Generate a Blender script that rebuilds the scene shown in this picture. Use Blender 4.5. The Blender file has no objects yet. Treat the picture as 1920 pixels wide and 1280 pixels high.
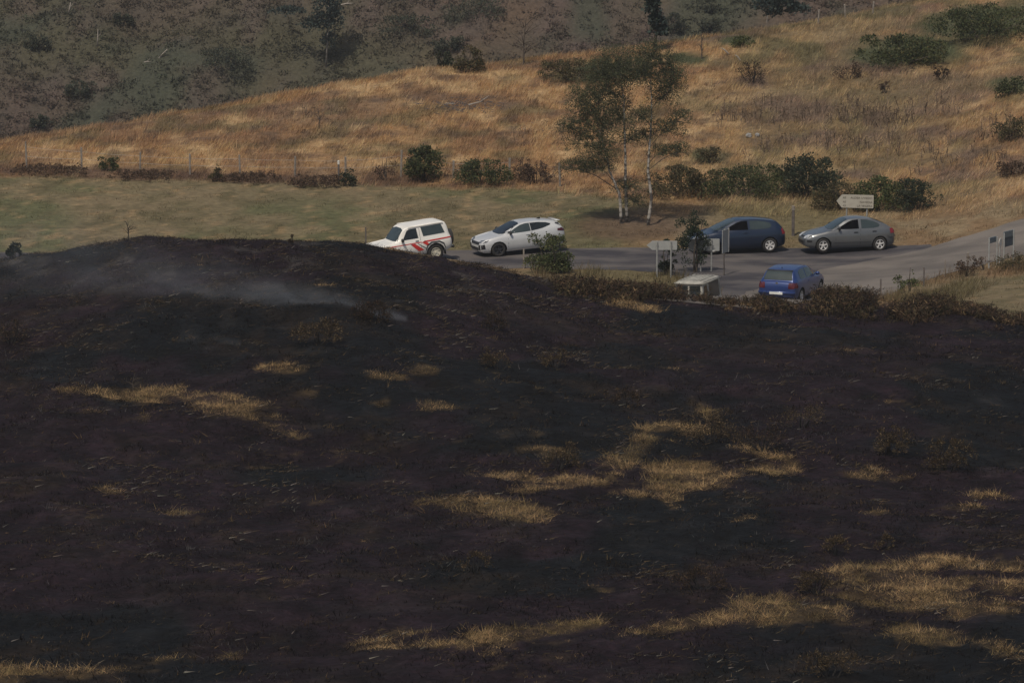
import bpy, bmesh, math, random
import numpy as np
from mathutils import Vector, Matrix, Euler
from mathutils.bvhtree import BVHTree

S = bpy.context.scene
COL = S.collection
R = math.radians

# ------------------------------------------------------------------ camera, sky, sun, exposure
H = 28.10                       # camera height above the road, metres
PITCH = R(9.128)
F = 8533.0                      # focal length in photograph pixels (1920 wide)
cam_d = bpy.data.cameras.new('camera')
cam_d.sensor_width = 36.0
cam_d.lens = 36.0 * F / 1920.0
cam_d.clip_start = 1.0
cam_d.clip_end = 3000.0
cam = bpy.data.objects.new('camera', cam_d)
COL.objects.link(cam)
cam.location = (0, 0, H)
cam.rotation_euler = (math.pi / 2 - PITCH, 0, 0)
S.camera = cam

SUN_DIR = Vector((-0.42 * math.cos(R(58)), -0.91 * math.cos(R(58)), math.sin(R(58)))).normalized()
W = bpy.data.worlds.new('World')
S.world = W
W.use_nodes = True
nt = W.node_tree
sky = nt.nodes.new('ShaderNodeTexSky')
sky.sky_type = 'NISHITA'
sky.sun_disc = False
sky.sun_elevation = math.asin(SUN_DIR.z)
sky.sun_rotation = math.atan2(SUN_DIR.x, SUN_DIR.y)
sky.dust_density = 3.0
bg = nt.nodes['Background']
bg.inputs['Strength'].default_value = 0.075
nt.links.new(sky.outputs['Color'], bg.inputs['Color'])

sun_d = bpy.data.lights.new('sun', 'SUN')
sun_d.energy = 3.0
sun_d.angle = R(0.6)
sun_d.color = (1.0, 0.93, 0.82)
sun = bpy.data.objects.new('sun', sun_d)
COL.objects.link(sun)
sun.rotation_euler = SUN_DIR.to_track_quat('Z', 'Y').to_euler()

S.view_settings.view_transform = 'Standard'
S.view_settings.look = 'None'
S.view_settings.gamma = 1.0
S.view_settings.exposure = -0.15
S.render.filter_size = 1.5
S.cycles.use_denoising = True
S.cycles.volume_bounces = 0
S.cycles.max_bounces = 5
S.cycles.diffuse_bounces = 2
S.cycles.transparent_max_bounces = 4

rng = np.random.default_rng(7)
random.seed(7)

# ------------------------------------------------------------------ small numeric helpers
def vnoise(x, y, seed=0):
    xi = np.floor(x).astype(np.int64); yi = np.floor(y).astype(np.int64)
    fx = x - xi; fy = y - yi
    fx = fx * fx * (3 - 2 * fx); fy = fy * fy * (3 - 2 * fy)
    def h(a, b):
        n = (a * 374761393 + b * 668265263 + seed * 974634777) & 0x7fffffff
        n = ((n ^ (n >> 13)) * 1274126177) & 0x7fffffff
        n = n ^ (n >> 16)
        return (n & 0xffff) / 65535.0
    return (h(xi, yi) * (1 - fx) + h(xi + 1, yi) * fx) * (1 - fy) + (h(xi, yi + 1) * (1 - fx) + h(xi + 1, yi + 1) * fx) * fy

def fbm(x, y, seed=0, o=4):
    s = 0; a = 0.5; t = 0
    for i in range(o):
        s = s + a * vnoise(x * 2 ** i + 13.7 * i, y * 2 ** i + 7.1 * i, seed + i); t += a; a *= 0.5
    return s / t

def cells(x, y, sx, sy, seed=0):
    """a random number per tussock: constant inside small warped cells"""
    wx = x / sx + 1.1 * vnoise(x / sx * 1.7, y / sy * 1.7, seed + 5); wy = y / sy + 1.1 * vnoise(x / sx * 1.7 + 40, y / sy * 1.7, seed + 6)
    xi = np.floor(wx).astype(np.int64); yi = np.floor(wy).astype(np.int64)
    n = (xi * 374761393 + yi * 668265263 + seed * 974634777) & 0x7fffffff
    n = ((n ^ (n >> 13)) * 1274126177) & 0x7fffffff
    n = n ^ (n >> 16)
    return (n & 0xffff) / 65535.0

def sm(a, b, x):
    t = np.clip((x - a) / (b - a), 0, 1)
    return t * t * (3 - 2 * t)

def pchip(xs, ys, x):
    xs = np.asarray(xs, float); ys = np.asarray(ys, float); x = np.clip(np.asarray(x, float), xs[0], xs[-1])
    h = np.diff(xs); d = np.diff(ys) / h
    m = np.zeros(len(xs))
    for i in range(1, len(xs) - 1):
        if d[i - 1] * d[i] > 0:
            w1 = 2 * h[i] + h[i - 1]; w2 = h[i] + 2 * h[i - 1]
            m[i] = (w1 + w2) / (w1 / d[i - 1] + w2 / d[i])
    m[0] = d[0]; m[-1] = d[-1]
    k = np.clip(np.searchsorted(xs, x, 'right') - 1, 0, len(h) - 1)
    t = (x - xs[k]) / h[k]
    return ((1 + 2 * t) * (1 - t) ** 2) * ys[k] + t * (1 - t) ** 2 * h[k] * m[k] + t * t * (3 - 2 * t) * ys[k + 1] + t * t * (t - 1) * h[k] * m[k + 1]

CP, SP = math.cos(PITCH), math.sin(PITCH)
def project(x, Y, z):
    dz = z - H
    f = Y * CP - dz * SP
    u = Y * SP + dz * CP
    return 960 + F * x / f, 640 - F * u / f

def zray(py, Y):
    v = -(np.asarray(py, float) - 640) / F
    return H + Y * (-SP + v * CP) / (CP + v * SP)

def at(px, py, Y):
    v = -(py - 640) / F
    t = Y / (CP + v * SP)
    return Vector(((px - 960) / F * t, Y, H + t * (-SP + v * CP)))

# ------------------------------------------------------------------ the shape of the land
PX = np.array([-900, -300, 0, 100, 240, 450, 640, 800, 900, 1000, 1100, 1300, 1500, 1700, 1920, 2300, 2900], float)
def col(xs, ys):
    return np.interp(PX, xs, ys)
crest = zray(col([-900, 0, 60, 110, 180, 240, 450, 640, 720, 800, 900, 1000, 1100, 1300, 1500, 1700, 1920, 2900],
                 [570, 494, 490, 477, 461, 449, 450, 450, 457, 478, 503, 529, 550, 566, 578, 590, 612, 690]), 160.0)
z128 = col([-900, 0, 900, 1920, 2900], [4.2, 4.35, 4.1, 3.5, 3.0])
one = np.ones(len(PX))
Yr = col([-900, 0, 640, 900, 1300, 1700, 1920, 2900], [222, 229, 240, 245, 251, 257, 261, 280])
zr = zray(col([-900, -300, 0, 240, 450, 640, 800, 1000, 1150, 1300, 1500, 1700, 1920, 2300, 2900],
              [370, 310, 270, 235, 198, 164, 136, 111, 96, 74, 46, 8, -40, -90, -160]), Yr)
z219 = col([-900, 0, 640, 1100, 1700, 1920, 2900], [1.0, 1.15, 0.85, 0.9, 1.35, 2.6, 4.4])
stations = [
    (20 * one, 9 * one), (60 * one, 6.2 * one), (80 * one, 5.0 * one), (100 * one, 4.2 * one), (128 * one, z128),
    (147 * one, 0.45 * z128 + 0.55 * crest + 0.15), (160 * one, crest),
    (167 * one, crest - col([-900, 1000, 1700, 2900], [0.9, 0.9, 0.6, 0.6])),
    (179 * one, col([-900, 1500, 1620, 1700, 1920, 2900], [0.0, 0.0, 0.35, 0.95, 1.5, 2.2])),
    (184 * one, col([-900, 1500, 1620, 1700, 1920, 2900], [0.0, 0.0, 0.1, 0.55, 1.15, 2.2])),
    (192 * one, col([-900, 1560, 1700, 1920, 2900], [0.0, 0.0, 0.12, 0.75, 2.4])),
    (200 * one, col([-900, 0, 640, 800, 1000, 1560, 1700, 1920, 2900], [-0.45, -0.45, -0.3, -0.15, 0, 0, 0.2, 1.28, 3.1])),
    (207 * one, col([-900, 0, 900, 1060, 1180, 1300, 1700, 1920, 2900], [0.0, 0.1, 0.25, 0.4, 0.95, 0.4, 0.55, 1.85, 3.8])),
    (219 * one, z219), (Yr, zr), (Yr + 6, zr - 0.5), (Yr + 22, zr - 4.5), (330 * one, -17 * one), (352 * one, -21 * one),
    (375 * one, -19 * one), (440 * one, 17 * one), (520 * one, 42 * one), (620 * one, 55 * one), (760 * one, 58 * one)]
TY = np.arange(20, 760.1, 0.5)
TAB = np.zeros((len(PX), len(TY)))
for i in range(len(PX)):
    TAB[i] = np.interp(TY, [s[0][i] for s in stations], [s[1][i] for s in stations])
kern = np.exp(-0.5 * (np.arange(-8, 9) / 2.6) ** 2); kern /= kern.sum()
for i in range(len(PX)):
    TAB[i] = np.convolve(np.pad(TAB[i], 8, 'edge'), kern, 'valid')
FPX = np.arange(-900, 2900.1, 20.0)
T2 = np.array([np.interp(FPX, PX, TAB[:, j]) for j in range(len(TY))]).T
k2 = np.exp(-0.5 * (np.arange(-6, 7) / 2.0) ** 2); k2 /= k2.sum()
T2 = np.array([np.convolve(np.pad(T2[:, j], 6, 'edge'), k2, 'valid') for j in range(T2.shape[1])]).T

# asphalt: main road (centre line) and the darker side road (polygon)
MAIN = np.array([(6.0, 160.0), (9.4, 172.0), (11.2, 180.5), (13.4, 187.8), (17.0, 193.2), (22.3, 197.0), (30.0, 200.6), (44.0, 206.0), (70.0, 216.0)])
def main_dist(x, Y):
    d = np.full(np.shape(x), 1e9)
    for (a, b), (c, e) in zip(MAIN[:-1], MAIN[1:]):
        vx, vy = c - a, e - b
        t = np.clip(((x - a) * vx + (Y - b) * vy) / (vx * vx + vy * vy), 0, 1)
        d = np.minimum(d, np.hypot(x - a - t * vx, Y - b - t * vy))
    return d
SFAR = np.array([(-70, 203.6), (-30, 202.2), (-8, 201.0), (4, 200.6), (10, 200.7), (15, 200.6), (17.5, 200.0), (19, 198.8)])
SNEAR = np.array([(-70, 196.0), (-8, 195.2), (3, 194.6), (6.5, 193.6), (8.2, 190.0), (9.0, 185.0), (12, 186.5), (16, 192.0), (21, 196.5)])
def side_mask(x, Y):
    fy = np.interp(x, SFAR[:, 0], SFAR[:, 1]); ny = np.interp(x, SNEAR[:, 0], SNEAR[:, 1])
    m = np.minimum(fy - Y, Y - ny)
    return np.where(x > 18.6, -9, m)

def height(x, Y, rough=True):
    x = np.asarray(x, float); Y = np.asarray(Y, float)
    t = Y * CP + (H - 2.5) * SP
    px = np.clip(960 + F * x / t, -900, 2899)
    i = (px + 900) / 20.0; i0 = np.clip(i.astype(int), 0, len(FPX) - 2); fi = i - i0
    j = np.clip((Y - 20) / 0.5, 0, len(TY) - 1.001); j0 = j.astype(int); fj = j - j0
    z = (T2[i0, j0] * (1 - fi) + T2[i0 + 1, j0] * fi) * (1 - fj) + (T2[i0, j0 + 1] * (1 - fi) + T2[i0 + 1, j0 + 1] * fi) * fj
    if rough:
        flat = np.clip(np.maximum(3.4 - main_dist(x, Y), side_mask(x, Y)) + 1.2, 0, 1.2) / 1.2
        burnt = 1 - sm(163, 167, Y)
        amp = 0.10 + 0.22 * burnt + 0.10 * sm(216, 222, Y) + 1.6 * sm(340, 380, Y)
        n = (fbm(x / 5.5, Y / 5.5, 3) - 0.5) * 2 * amp + burnt * (fbm(x / 0.9, Y / 1.3, 9, 3) - 0.5) * 0.34
        z = z + n * (1 - flat)
    return z

def hit(px, py, y0=92.0, y1=520.0):
    Y = np.arange(y0, y1, 0.15)
    v = -(py - 640) / F
    t = Y / (CP + v * SP)
    x = (px - 960) / F * t
    z = H + t * (-SP + v * CP)
    k = np.argmax(z <= height(x, Y))
    if z[k] > height(x[k:k + 1], Y[k:k + 1])[0]:
        k = len(Y) - 1
    return Vector((x[k], Y[k], float(height(x[k:k + 1], Y[k:k + 1])[0])))

def gz(x, Y):
    return float(height(np.array([x]), np.array([Y]))[0])

def ell(px, py, L):
    """1 inside soft ellipses given in picture pixels (cx, cy, rx, ry, tilt degrees)"""
    m = np.zeros(np.shape(px))
    for cx, cy, rx, ry, a in L:
        c, s = math.cos(R(a)), math.sin(R(a))
        dx, dy = px - cx, py - cy
        u = (dx * c + dy * s) / rx; w = (-dx * s + dy * c) / ry
        m = np.maximum(m, 1.25 - np.sqrt(u * u + w * w))
    return np.clip(m / 0.5, 0, 1)

# ------------------------------------------------------------------ colours of the ground cover (albedo)
GREEN_PATCH = [(1700, 95, 120, 28, -4), (1830, 45, 110, 30, -8), (1120, 135, 95, 16, -6), (1330, 292, 40, 16, 0), (1290, 110, 40, 12, 0),
               (1380, 78, 32, 9, 0), (1890, 160, 40, 14, 0)]
BROWN_PATCH = [(1480, 210, 90, 30, 0), (1600, 130, 110, 22, 0), (1740, 230, 150, 26, 3), (1560, 260, 120, 16, 0), (1870, 300, 90, 30, 0),
               (1350, 60, 80, 18, 0), (860, 188, 110, 12, 4), (640, 205, 50, 8, 0), (1700, 330, 160, 14, 0), (1420, 150, 40, 16, 0), (1760, 160, 60, 22, 0)]
STRAW = [(175, 733, 62, 8, 4), (245, 742, 60, 12, 4), (380, 745, 110, 14, 8), (440, 772, 75, 10, 8), (545, 810, 55, 9, 20), (530, 690, 40, 8, 0), (795, 695, 26, 10, 0), (735, 706, 45, 6, 8),
         (712, 756, 18, 8, 0), (575, 738, 14, 8, 0), (800, 765, 35, 6, -6), (1170, 868, 62, 14, -40), (1195, 838, 30, 16, -50), (1150, 875, 35, 18, -10), (1190, 855, 34, 14, -45),
         (990, 895, 110, 8, 5), (1080, 900, 90, 9, 3), (1030, 912, 100, 6, -6), (1180, 925, 40, 8, 8), (1270, 880, 60, 16, 4), (1330, 890, 70, 20, 3), (1440, 882, 62, 13, -4), (1250, 925, 40, 16, 60), (1270, 905, 60, 14, 0),
         (830, 945, 100, 12, -6), (930, 952, 90, 16, 6), (960, 965, 45, 9, 12), (1640, 890, 55, 10, 2), (1690, 890, 60, 6, 3), (1610, 888, 40, 5, 0),
         (760, 1183, 45, 7, -3), (690, 1203, 38, 5, -6), (790, 1208, 90, 5, -5), (720, 1212, 50, 3, -5), (935, 1187, 60, 13, -8), (1010, 1180, 60, 10, -8), (1080, 1172, 62, 14, -8), (1190, 1185, 50, 6, -5), (1000, 1190, 130, 7, -9),
         (1300, 1168, 110, 12, -6), (1400, 1155, 100, 16, -4), (1500, 1150, 120, 22, -4), (1440, 1125, 70, 12, -6), (1560, 1120, 130, 14, -4), (1650, 1070, 110, 14, -4),
         (1600, 1090, 70, 8, -6), (1700, 1085, 80, 12, 4), (1780, 1100, 170, 18, 2), (1720, 1125, 180, 20, 0), (1800, 1055, 70, 8, 6), (1600, 1162, 90, 10, 6), (1860, 1140, 90, 16, -2),
         (1720, 1185, 75, 12, 4), (1815, 1150, 60, 12, -8), (1880, 1210, 60, 10, 8), (1900, 1060, 50, 10, 0), (1750, 1205, 60, 6, 3), (1570, 1095, 30, 6, 0), (1900, 1230, 40, 6, 10),
         (60, 1258, 110, 9, 4), (20, 1270, 60, 10, 0), (390, 1232, 50, 10, 0), (300, 1238, 60, 6, -14), (220, 1256, 90, 6, 0), (430, 1235, 25, 6, 0), (1170, 571, 30, 8, 4), (1215, 580, 20, 6, 0),
         (1860, 930, 40, 8, 8), (1800, 950, 40, 6, 0), (1640, 960, 22, 5, 0), (1470, 975, 25, 4, 4), (205, 918, 28, 4, 6), (600, 940, 20, 4, 0), (330, 962, 20, 4, 0), (1680, 895, 60, 6, 0),
         (1320, 770, 35, 8, 40), (1240, 800, 40, 8, -10), (1430, 850, 60, 6, 14), (1300, 805, 24, 10, 0), (1030, 850, 30, 14, 0)]
C_GOLD = np.array((0.272, 0.164, 0.078)); C_PALE = np.array((0.41, 0.275, 0.140)); C_RUST = np.array((0.155, 0.090, 0.050))
C_BROWN = np.array((0.120, 0.082, 0.058)); C_OLIVE = np.array((0.118, 0.100, 0.050)); C_GREEN = np.array((0.056, 0.060, 0.030))
C_FIELD = np.array((0.096, 0.094, 0.045)); C_FDRY = np.array((0.195, 0.146, 0.085)); C_VERGE = np.array((0.170, 0.112, 0.060))
C_CHAR1 = np.array((0.0112, 0.0066, 0.0088)); C_CHAR2 = np.array((0.0044, 0.0050, 0.0058)); C_CHAR3 = np.array((0.0165, 0.0112, 0.0080)); C_STRAW = np.array((0.47, 0.315, 0.155))

def lerp(a, b, t):
    return a + (b - a) * np.asarray(t)[..., None]

def ground_tint(x, Y, z):
    px, py = project(x, Y, z)
    n1 = fbm(x / 6.0, Y / 9.0, 21); n2 = fbm(x / 1.3, Y / 2.4, 22); n3 = fbm(x / 14.0, Y / 14.0, 23)
    n5 = fbm(x / 2.6, Y / 1.6, 25)
    # dry hillside
    n6 = fbm(x / 0.55, Y / 1.0, 28, 3); n7 = fbm(x / 1.8, Y / 2.6, 29, 3)
    c = lerp(C_GOLD[None, :] + 0 * x[:, None], C_PALE, sm(0.46, 0.68, n2))
    c = lerp(c, C_RUST, sm(0.48, 0.66, n5) * 0.8)
    c = lerp(c, C_BROWN, sm(0.58, 0.72, n1) * 0.5)
    c = lerp(c, C_OLIVE * 0.8, sm(0.56, 0.70, n7) * 0.6)
    c = lerp(c, C_BROWN * 0.75, sm(0.56, 0.72, n6) * 0.65)
    right = sm(1250, 1500, px)
    c = lerp(c, C_BROWN, np.clip(right * sm(0.42, 0.66, n1) * 0.55, 0, 1))
    c = lerp(c, C_OLIVE, np.clip(right * sm(0.50, 0.68, n3) * 0.5, 0, 1))
    c = lerp(c, C_OLIVE * 0.8, sm(1150, 1300, px) * (1 - sm(95, 150, py)) * sm(0.40, 0.56, n7) * 0.75)
    c = lerp(c, C_BROWN, ell(px, py, BROWN_PATCH) * (0.9 * sm(0.35, 0.62, n2)))
    c = lerp(c, C_GREEN, ell(px, py, GREEN_PATCH) * (0.55 + 0.45 * sm(0.3, 0.6, n2)))
    # hedge bank along the fence
    fl = np.interp(px, [-900, 0, 640, 1000, 1150, 2900], [318, 330, 346, 356, 372, 372])
    bank = np.exp(-((py - (fl - 9)) / 12) ** 2) * (px < 1230)
    c = lerp(c, np.array((0.085, 0.052, 0.036)), bank * 0.9 * sm(0.40, 0.55, fbm(x / 3.2, Y / 3.0, 31)))
    # grazed meadow behind the mound
    f = lerp(C_FIELD[None, :] + 0 * x[:, None], C_FDRY, sm(0.46, 0.66, n2) * 0.6)
    f = lerp(f, C_FDRY * 0.85, sm(0.52, 0.68, n1) * 0.7)
    f = lerp(f, C_OLIVE * 0.7, sm(0.52, 0.66, fbm(x / 0.9, Y / 1.4, 27)) * 0.6)
    f = lerp(f, C_PALE * 0.7, sm(0.66, 0.80, fbm(x / 0.4, Y / 0.7, 30, 2)) * 0.55)
    mead = sm(fl - 3, fl + 3, py + (n2 - 0.5) * 14) * (1 - sm(1130, 1260, px))
    c = lerp(c, f, mead)
    # verge round the junction
    v = lerp(C_VERGE[None, :] + 0 * x[:, None], C_FDRY, sm(0.45, 0.65, n2)); v = lerp(v, C_OLIVE, sm(0.52, 0.68, n1) * 0.8)
    c = lerp(c, v, sm(1130, 1260, px) * sm(365, 395, py) * 0.9)
    c = lerp(c, v, (1 - sm(196.5, 198, Y)) * 1.0)
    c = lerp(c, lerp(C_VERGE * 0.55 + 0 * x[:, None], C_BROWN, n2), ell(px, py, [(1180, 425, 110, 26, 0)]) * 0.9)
    # right hand paddock
    pad = sm(6.0, 8.5, main_dist(x, Y) + (n2 - 0.5) * 3) * (Y < 198) * (x > 12)
    c = lerp(c, f, pad)
    # burnt
    b = lerp(C_CHAR1[None, :] + 0 * x[:, None], C_CHAR2, sm(0.48, 0.62, fbm(x / 5.0, Y / 7.0, 41)))
    b = lerp(b, C_CHAR3, sm(0.52, 0.70, fbm(x / 2.2, Y / 2.6, 42)) * 0.8 * cells(x, Y, .6, .8, 47))
    b = lerp(b, np.array((0.046, 0.040, 0.036)), sm(0.60, 0.74, fbm(x / 1.5, Y / 1.8, 44)) * cells(x, Y, .4, .5, 46) * (0.15 + 0.75 * (1 - sm(500, 640, py)) * (1 - sm(950, 1150, px))))
    b = b * ((0.35 + 1.3 * fbm(x / 0.7, Y / 1.0, 43, 3)) * (0.7 + 0.6 * cells(x, Y, 0.8, 0.9, 45)))[:, None]
    b = lerp(b, C_STRAW * 0.13, straw_mask(px, py, x, Y) * (0.3 + 0.7 * cells(x, Y, 0.5, 0.8, 15)))
    edge = 163.0 + (n2 - 0.5) * 4
    c = lerp(c, b, 1 - sm(-0.8, 0.8, Y - edge))
    return np.clip(c, 0.004, 1)

def straw_mask(px, py, x, Y):
    n = fbm(x / 2.4, Y / 2.2, 51, 3); n2 = 0.45 * fbm(x / 0.8, Y / 0.9, 52, 3) + 0.3 * cells(x, Y, 0.28, 0.8, 53) + 0.25 * cells(x, Y, 0.9, 1.1, 54)
    m = ell(px, py, STRAW)
    v = m * 0.66 - 0.22 + 1.2 * (n - 0.5) + 1.9 * (n2 - 0.5)
    spr = sm(0.58, 0.72, fbm(x / 3.0, Y / 2.6, 55)) * sm(0.60, 0.78, n2) * 0.55
    return np.maximum(np.clip(v * 2.4, 0, 1) * (m > 0.03), spr)

# ------------------------------------------------------------------ materials
MATS = {}
def new_mat(name):
    m = bpy.data.materials.new(name); m.use_nodes = True
    MATS[name] = m
    return m, m.node_tree, m.node_tree.nodes['Principled BSDF']

def plain(name, c1, c2=None, rough=0.7, scale=3.0, metal=0.0, coat=0.0, spec=0.4, bump=0.0, bscale=30.0):
    m, t, b = new_mat(name)
    b.inputs['Roughness'].default_value = rough; b.inputs['Metallic'].default_value = metal
    b.inputs['Coat Weight'].default_value = coat; b.inputs['Coat Roughness'].default_value = 0.08
    b.inputs['Specular IOR Level'].default_value = spec
    tc = t.nodes.new('ShaderNodeTexCoord')
    n = t.nodes.new('ShaderNodeTexNoise'); n.inputs['Scale'].default_value = scale; n.inputs['Detail'].default_value = 6
    r = t.nodes.new('ShaderNodeValToRGB'); r.color_ramp.elements[0].position = 0.35; r.color_ramp.elements[1].position = 0.65
    r.color_ramp.elements[0].color = (*c1, 1); r.color_ramp.elements[1].color = (*(c2 or c1), 1)
    t.links.new(tc.outputs['Object'], n.inputs['Vector']); t.links.new(n.outputs['Fac'], r.inputs['Fac']); t.links.new(r.outputs['Color'], b.inputs['Base Color'])
    if bump:
        n2 = t.nodes.new('ShaderNodeTexNoise'); n2.inputs['Scale'].default_value = bscale; n2.inputs['Detail'].default_value = 4
        bp = t.nodes.new('ShaderNodeBump'); bp.inputs['Strength'].default_value = bump; bp.inputs['Distance'].default_value = 0.05
        t.links.new(tc.outputs['Object'], n2.inputs['Vector']); t.links.new(n2.outputs['Fac'], bp.inputs['Height']); t.links.new(bp.outputs['Normal'], b.inputs['Normal'])
    return m

def tinted(name, rough=0.9, noise=0.0, nscale=2.0, bump=0.0, bscale=4.0, transl=0.0):
    m, t, b = new_mat(name)
    b.inputs['Roughness'].default_value = rough; b.inputs['Specular IOR Level'].default_value = 0.12
    a = t.nodes.new('ShaderNodeAttribute'); a.attribute_name = 'tint'
    out = a.outputs['Color']
    tc = t.nodes.new('ShaderNodeTexCoord')
    if noise:
        n = t.nodes.new('ShaderNodeTexNoise'); n.inputs['Scale'].default_value = nscale; n.inputs['Detail'].default_value = 8; n.inputs['Roughness'].default_value = 0.65
        mr = t.nodes.new('ShaderNodeMapRange'); mr.inputs['From Min'].default_value = 0.3; mr.inputs['From Max'].default_value = 0.7
        mr.inputs['To Min'].default_value = 1 - noise; mr.inputs['To Max'].default_value = 1 + noise
        mx = t.nodes.new('ShaderNodeMix'); mx.data_type = 'RGBA'; mx.blend_type = 'MULTIPLY'; mx.inputs['Factor'].default_value = 1
        t.links.new(tc.outputs['Object'], n.inputs['Vector']); t.links.new(n.outputs['Fac'], mr.inputs['Value'])
        t.links.new(out, mx.inputs['A']); t.links.new(mr.outputs['Result'], mx.inputs['B'])
        out = mx.outputs['Result']
    t.links.new(out, b.inputs['Base Color'])
    if bump:
        n2 = t.nodes.new('ShaderNodeTexNoise'); n2.inputs['Scale'].default_value = bscale; n2.inputs['Detail'].default_value = 8
        bp = t.nodes.new('ShaderNodeBump'); bp.inputs['Strength'].default_value = bump; bp.inputs['Distance'].default_value = 0.15
        t.links.new(tc.outputs['Object'], n2.inputs['Vector']); t.links.new(n2.outputs['Fac'], bp.inputs['Height']); t.links.new(bp.outputs['Normal'], b.inputs['Normal'])
    if transl:
        tr = t.nodes.new('ShaderNodeBsdfTranslucent'); ms = t.nodes.new('ShaderNodeMixShader'); ms.inputs[0].default_value = transl
        t.links.new(out, tr.inputs['Color']); t.links.new(b.outputs[0], ms.inputs[1]); t.links.new(tr.outputs[0], ms.inputs[2])
        t.links.new(ms.outputs[0], t.nodes['Material Output'].inputs['Surface'])
    return m

M_ground = tinted('soil_and_sward', noise=0.35, nscale=3.0, bump=0.6, bscale=5.0)
M_burnt = tinted('charred_heath', noise=0.55, nscale=4.0, bump=0.9, bscale=3.5)
M_grass = tinted('grass_blades', transl=0.40)
M_leaf = tinted('leaves', rough=0.7, transl=0.38)
M_twig = tinted('twigs', rough=0.9)

def asphalt(name, c1, c2, c3):
    m, t, b = new_mat(name)
    b.inputs['Roughness'].default_value = 0.85; b.inputs['Specular IOR Level'].default_value = 0.25
    tc = t.nodes.new('ShaderNodeTexCoord')
    mp = t.nodes.new('ShaderNodeMapping'); mp.inputs['Scale'].default_value = (0.25, 0.5, 1)
    n = t.nodes.new('ShaderNodeTexNoise'); n.inputs['Scale'].default_value = 1.0; n.inputs['Detail'].default_value = 7; n.inputs['Roughness'].default_value = 0.6
    r = t.nodes.new('ShaderNodeValToRGB'); e = r.color_ramp.elements
    e[0].position = 0.41; e[0].color = (*c1, 1); e[1].position = 0.60; e[1].color = (*c3, 1)
    x = e.new(0.5); x.color = (*c2, 1)
    n2 = t.nodes.new('ShaderNodeTexNoise'); n2.inputs['Scale'].default_value = 40; n2.inputs['Detail'].default_value = 3
    mx = t.nodes.new('ShaderNodeMix'); mx.data_type = 'RGBA'; mx.blend_type = 'OVERLAY'; mx.inputs['Factor'].default_value = 0.25
    t.links.new(tc.outputs['Object'], mp.inputs['Vector']); t.links.new(mp.outputs['Vector'], n.inputs['Vector']); t.links.new(n.outputs['Fac'], r.inputs['Fac'])
    t.links.new(tc.outputs['Object'], n2.inputs['Vector']); t.links.new(r.outputs['Color'], mx.inputs['A']); t.links.new(n2.outputs['Color'], mx.inputs['B'])
    t.links.new(mx.outputs['Result'], b.inputs['Base Color'])
    bp = t.nodes.new('ShaderNodeBump'); bp.inputs['Strength'].default_value = 0.3; bp.inputs['Distance'].default_value = 0.01
    t.links.new(n2.outputs['Fac'], bp.inputs['Height']); t.links.new(bp.outputs['Normal'], b.inputs['Normal'])
    return m
M_road = asphalt('worn_asphalt', (0.108, 0.094, 0.082), (0.138, 0.119, 0.102), (0.172, 0.148, 0.126))
M_side = asphalt('dark_asphalt', (0.042, 0.038, 0.042), (0.074, 0.066, 0.065), (0.112, 0.097, 0.088))

# ------------------------------------------------------------------ object helpers
def tag(o, label=None, cat=None, group=None, kind=None):
    if label: o['label'] = label
    if cat: o['category'] = cat
    if group: o['group'] = group
    if kind: o['kind'] = kind
    return o

def empty(name, loc, rot=(0, 0, 0)):
    o = bpy.data.objects.new(name, None); COL.objects.link(o)
    o.location = loc; o.rotation_euler = rot; o.empty_display_size = 0.2
    return o

def link(name, me, m=None, parent=None):
    o = bpy.data.objects.new(name, me); COL.objects.link(o)
    if m is not None and not me.materials: me.materials.append(m)
    if parent is not None: o.parent = parent
    return o

def npmesh(name, V, Fc, tint=None, smooth=False):
    V = np.ascontiguousarray(V, np.float32); Fc = np.ascontiguousarray(Fc, np.int32)
    me = bpy.data.meshes.new(name)
    n, k = Fc.shape
    me.vertices.add(len(V)); me.vertices.foreach_set('co', V.ravel())
    me.loops.add(n * k); me.loops.foreach_set('vertex_index', Fc.ravel())
    me.polygons.add(n); me.polygons.foreach_set('loop_start', np.arange(0, n * k, k, dtype=np.int32))
    me.polygons.foreach_set('use_smooth', np.full(n, smooth))
    if tint is not None:
        a = me.attributes.new('tint', 'FLOAT_COLOR', 'POINT')
        c = np.ones((len(V), 4), np.float32); c[:, :3] = tint
        a.data.foreach_set('color', c.ravel())
    me.update(calc_edges=True)
    return me

def bm_mesh(name, bm, smooth=False):
    me = bpy.data.meshes.new(name)
    bmesh.ops.recalc_face_normals(bm, faces=bm.faces)
    bm.to_mesh(me); bm.free()
    if smooth:
        me.polygons.foreach_set('use_smooth', np.full(len(me.polygons), True))
    return me

def box(bm, c, s, rot=None):
    r = bmesh.ops.create_cube(bm, size=1.0)
    M = Matrix.Translation(c) @ (rot.to_matrix().to_4x4() if rot is not None else Matrix.Identity(4)) @ Matrix.Diagonal((*s, 1))
    bmesh.ops.transform(bm, matrix=M, verts=r['verts'])
    return r['verts']

def tube(bm, pts, rad, seg=6):
    pts = [Vector(p) for p in pts]; rings = []
    for i, p in enumerate(pts):
        d = (pts[min(i + 1, len(pts) - 1)] - pts[max(i - 1, 0)]).normalized()
        a = d.cross(Vector((0.31, 0.87, 0.13))).normalized(); b = d.cross(a)
        r = rad[i] if isinstance(rad, (list, tuple)) else rad
        rings.append([bm.verts.new(p + (a * math.cos(2 * math.pi * k / seg) + b * math.sin(2 * math.pi * k / seg)) * r) for k in range(seg)])
    for r0, r1 in zip(rings[:-1], rings[1:]):
        for k in range(seg):
            bm.faces.new((r0[k], r0[(k + 1) % seg], r1[(k + 1) % seg], r1[k]))
    bm.faces.new(rings[0]); bm.faces.new(list(reversed(rings[-1])))

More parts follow.
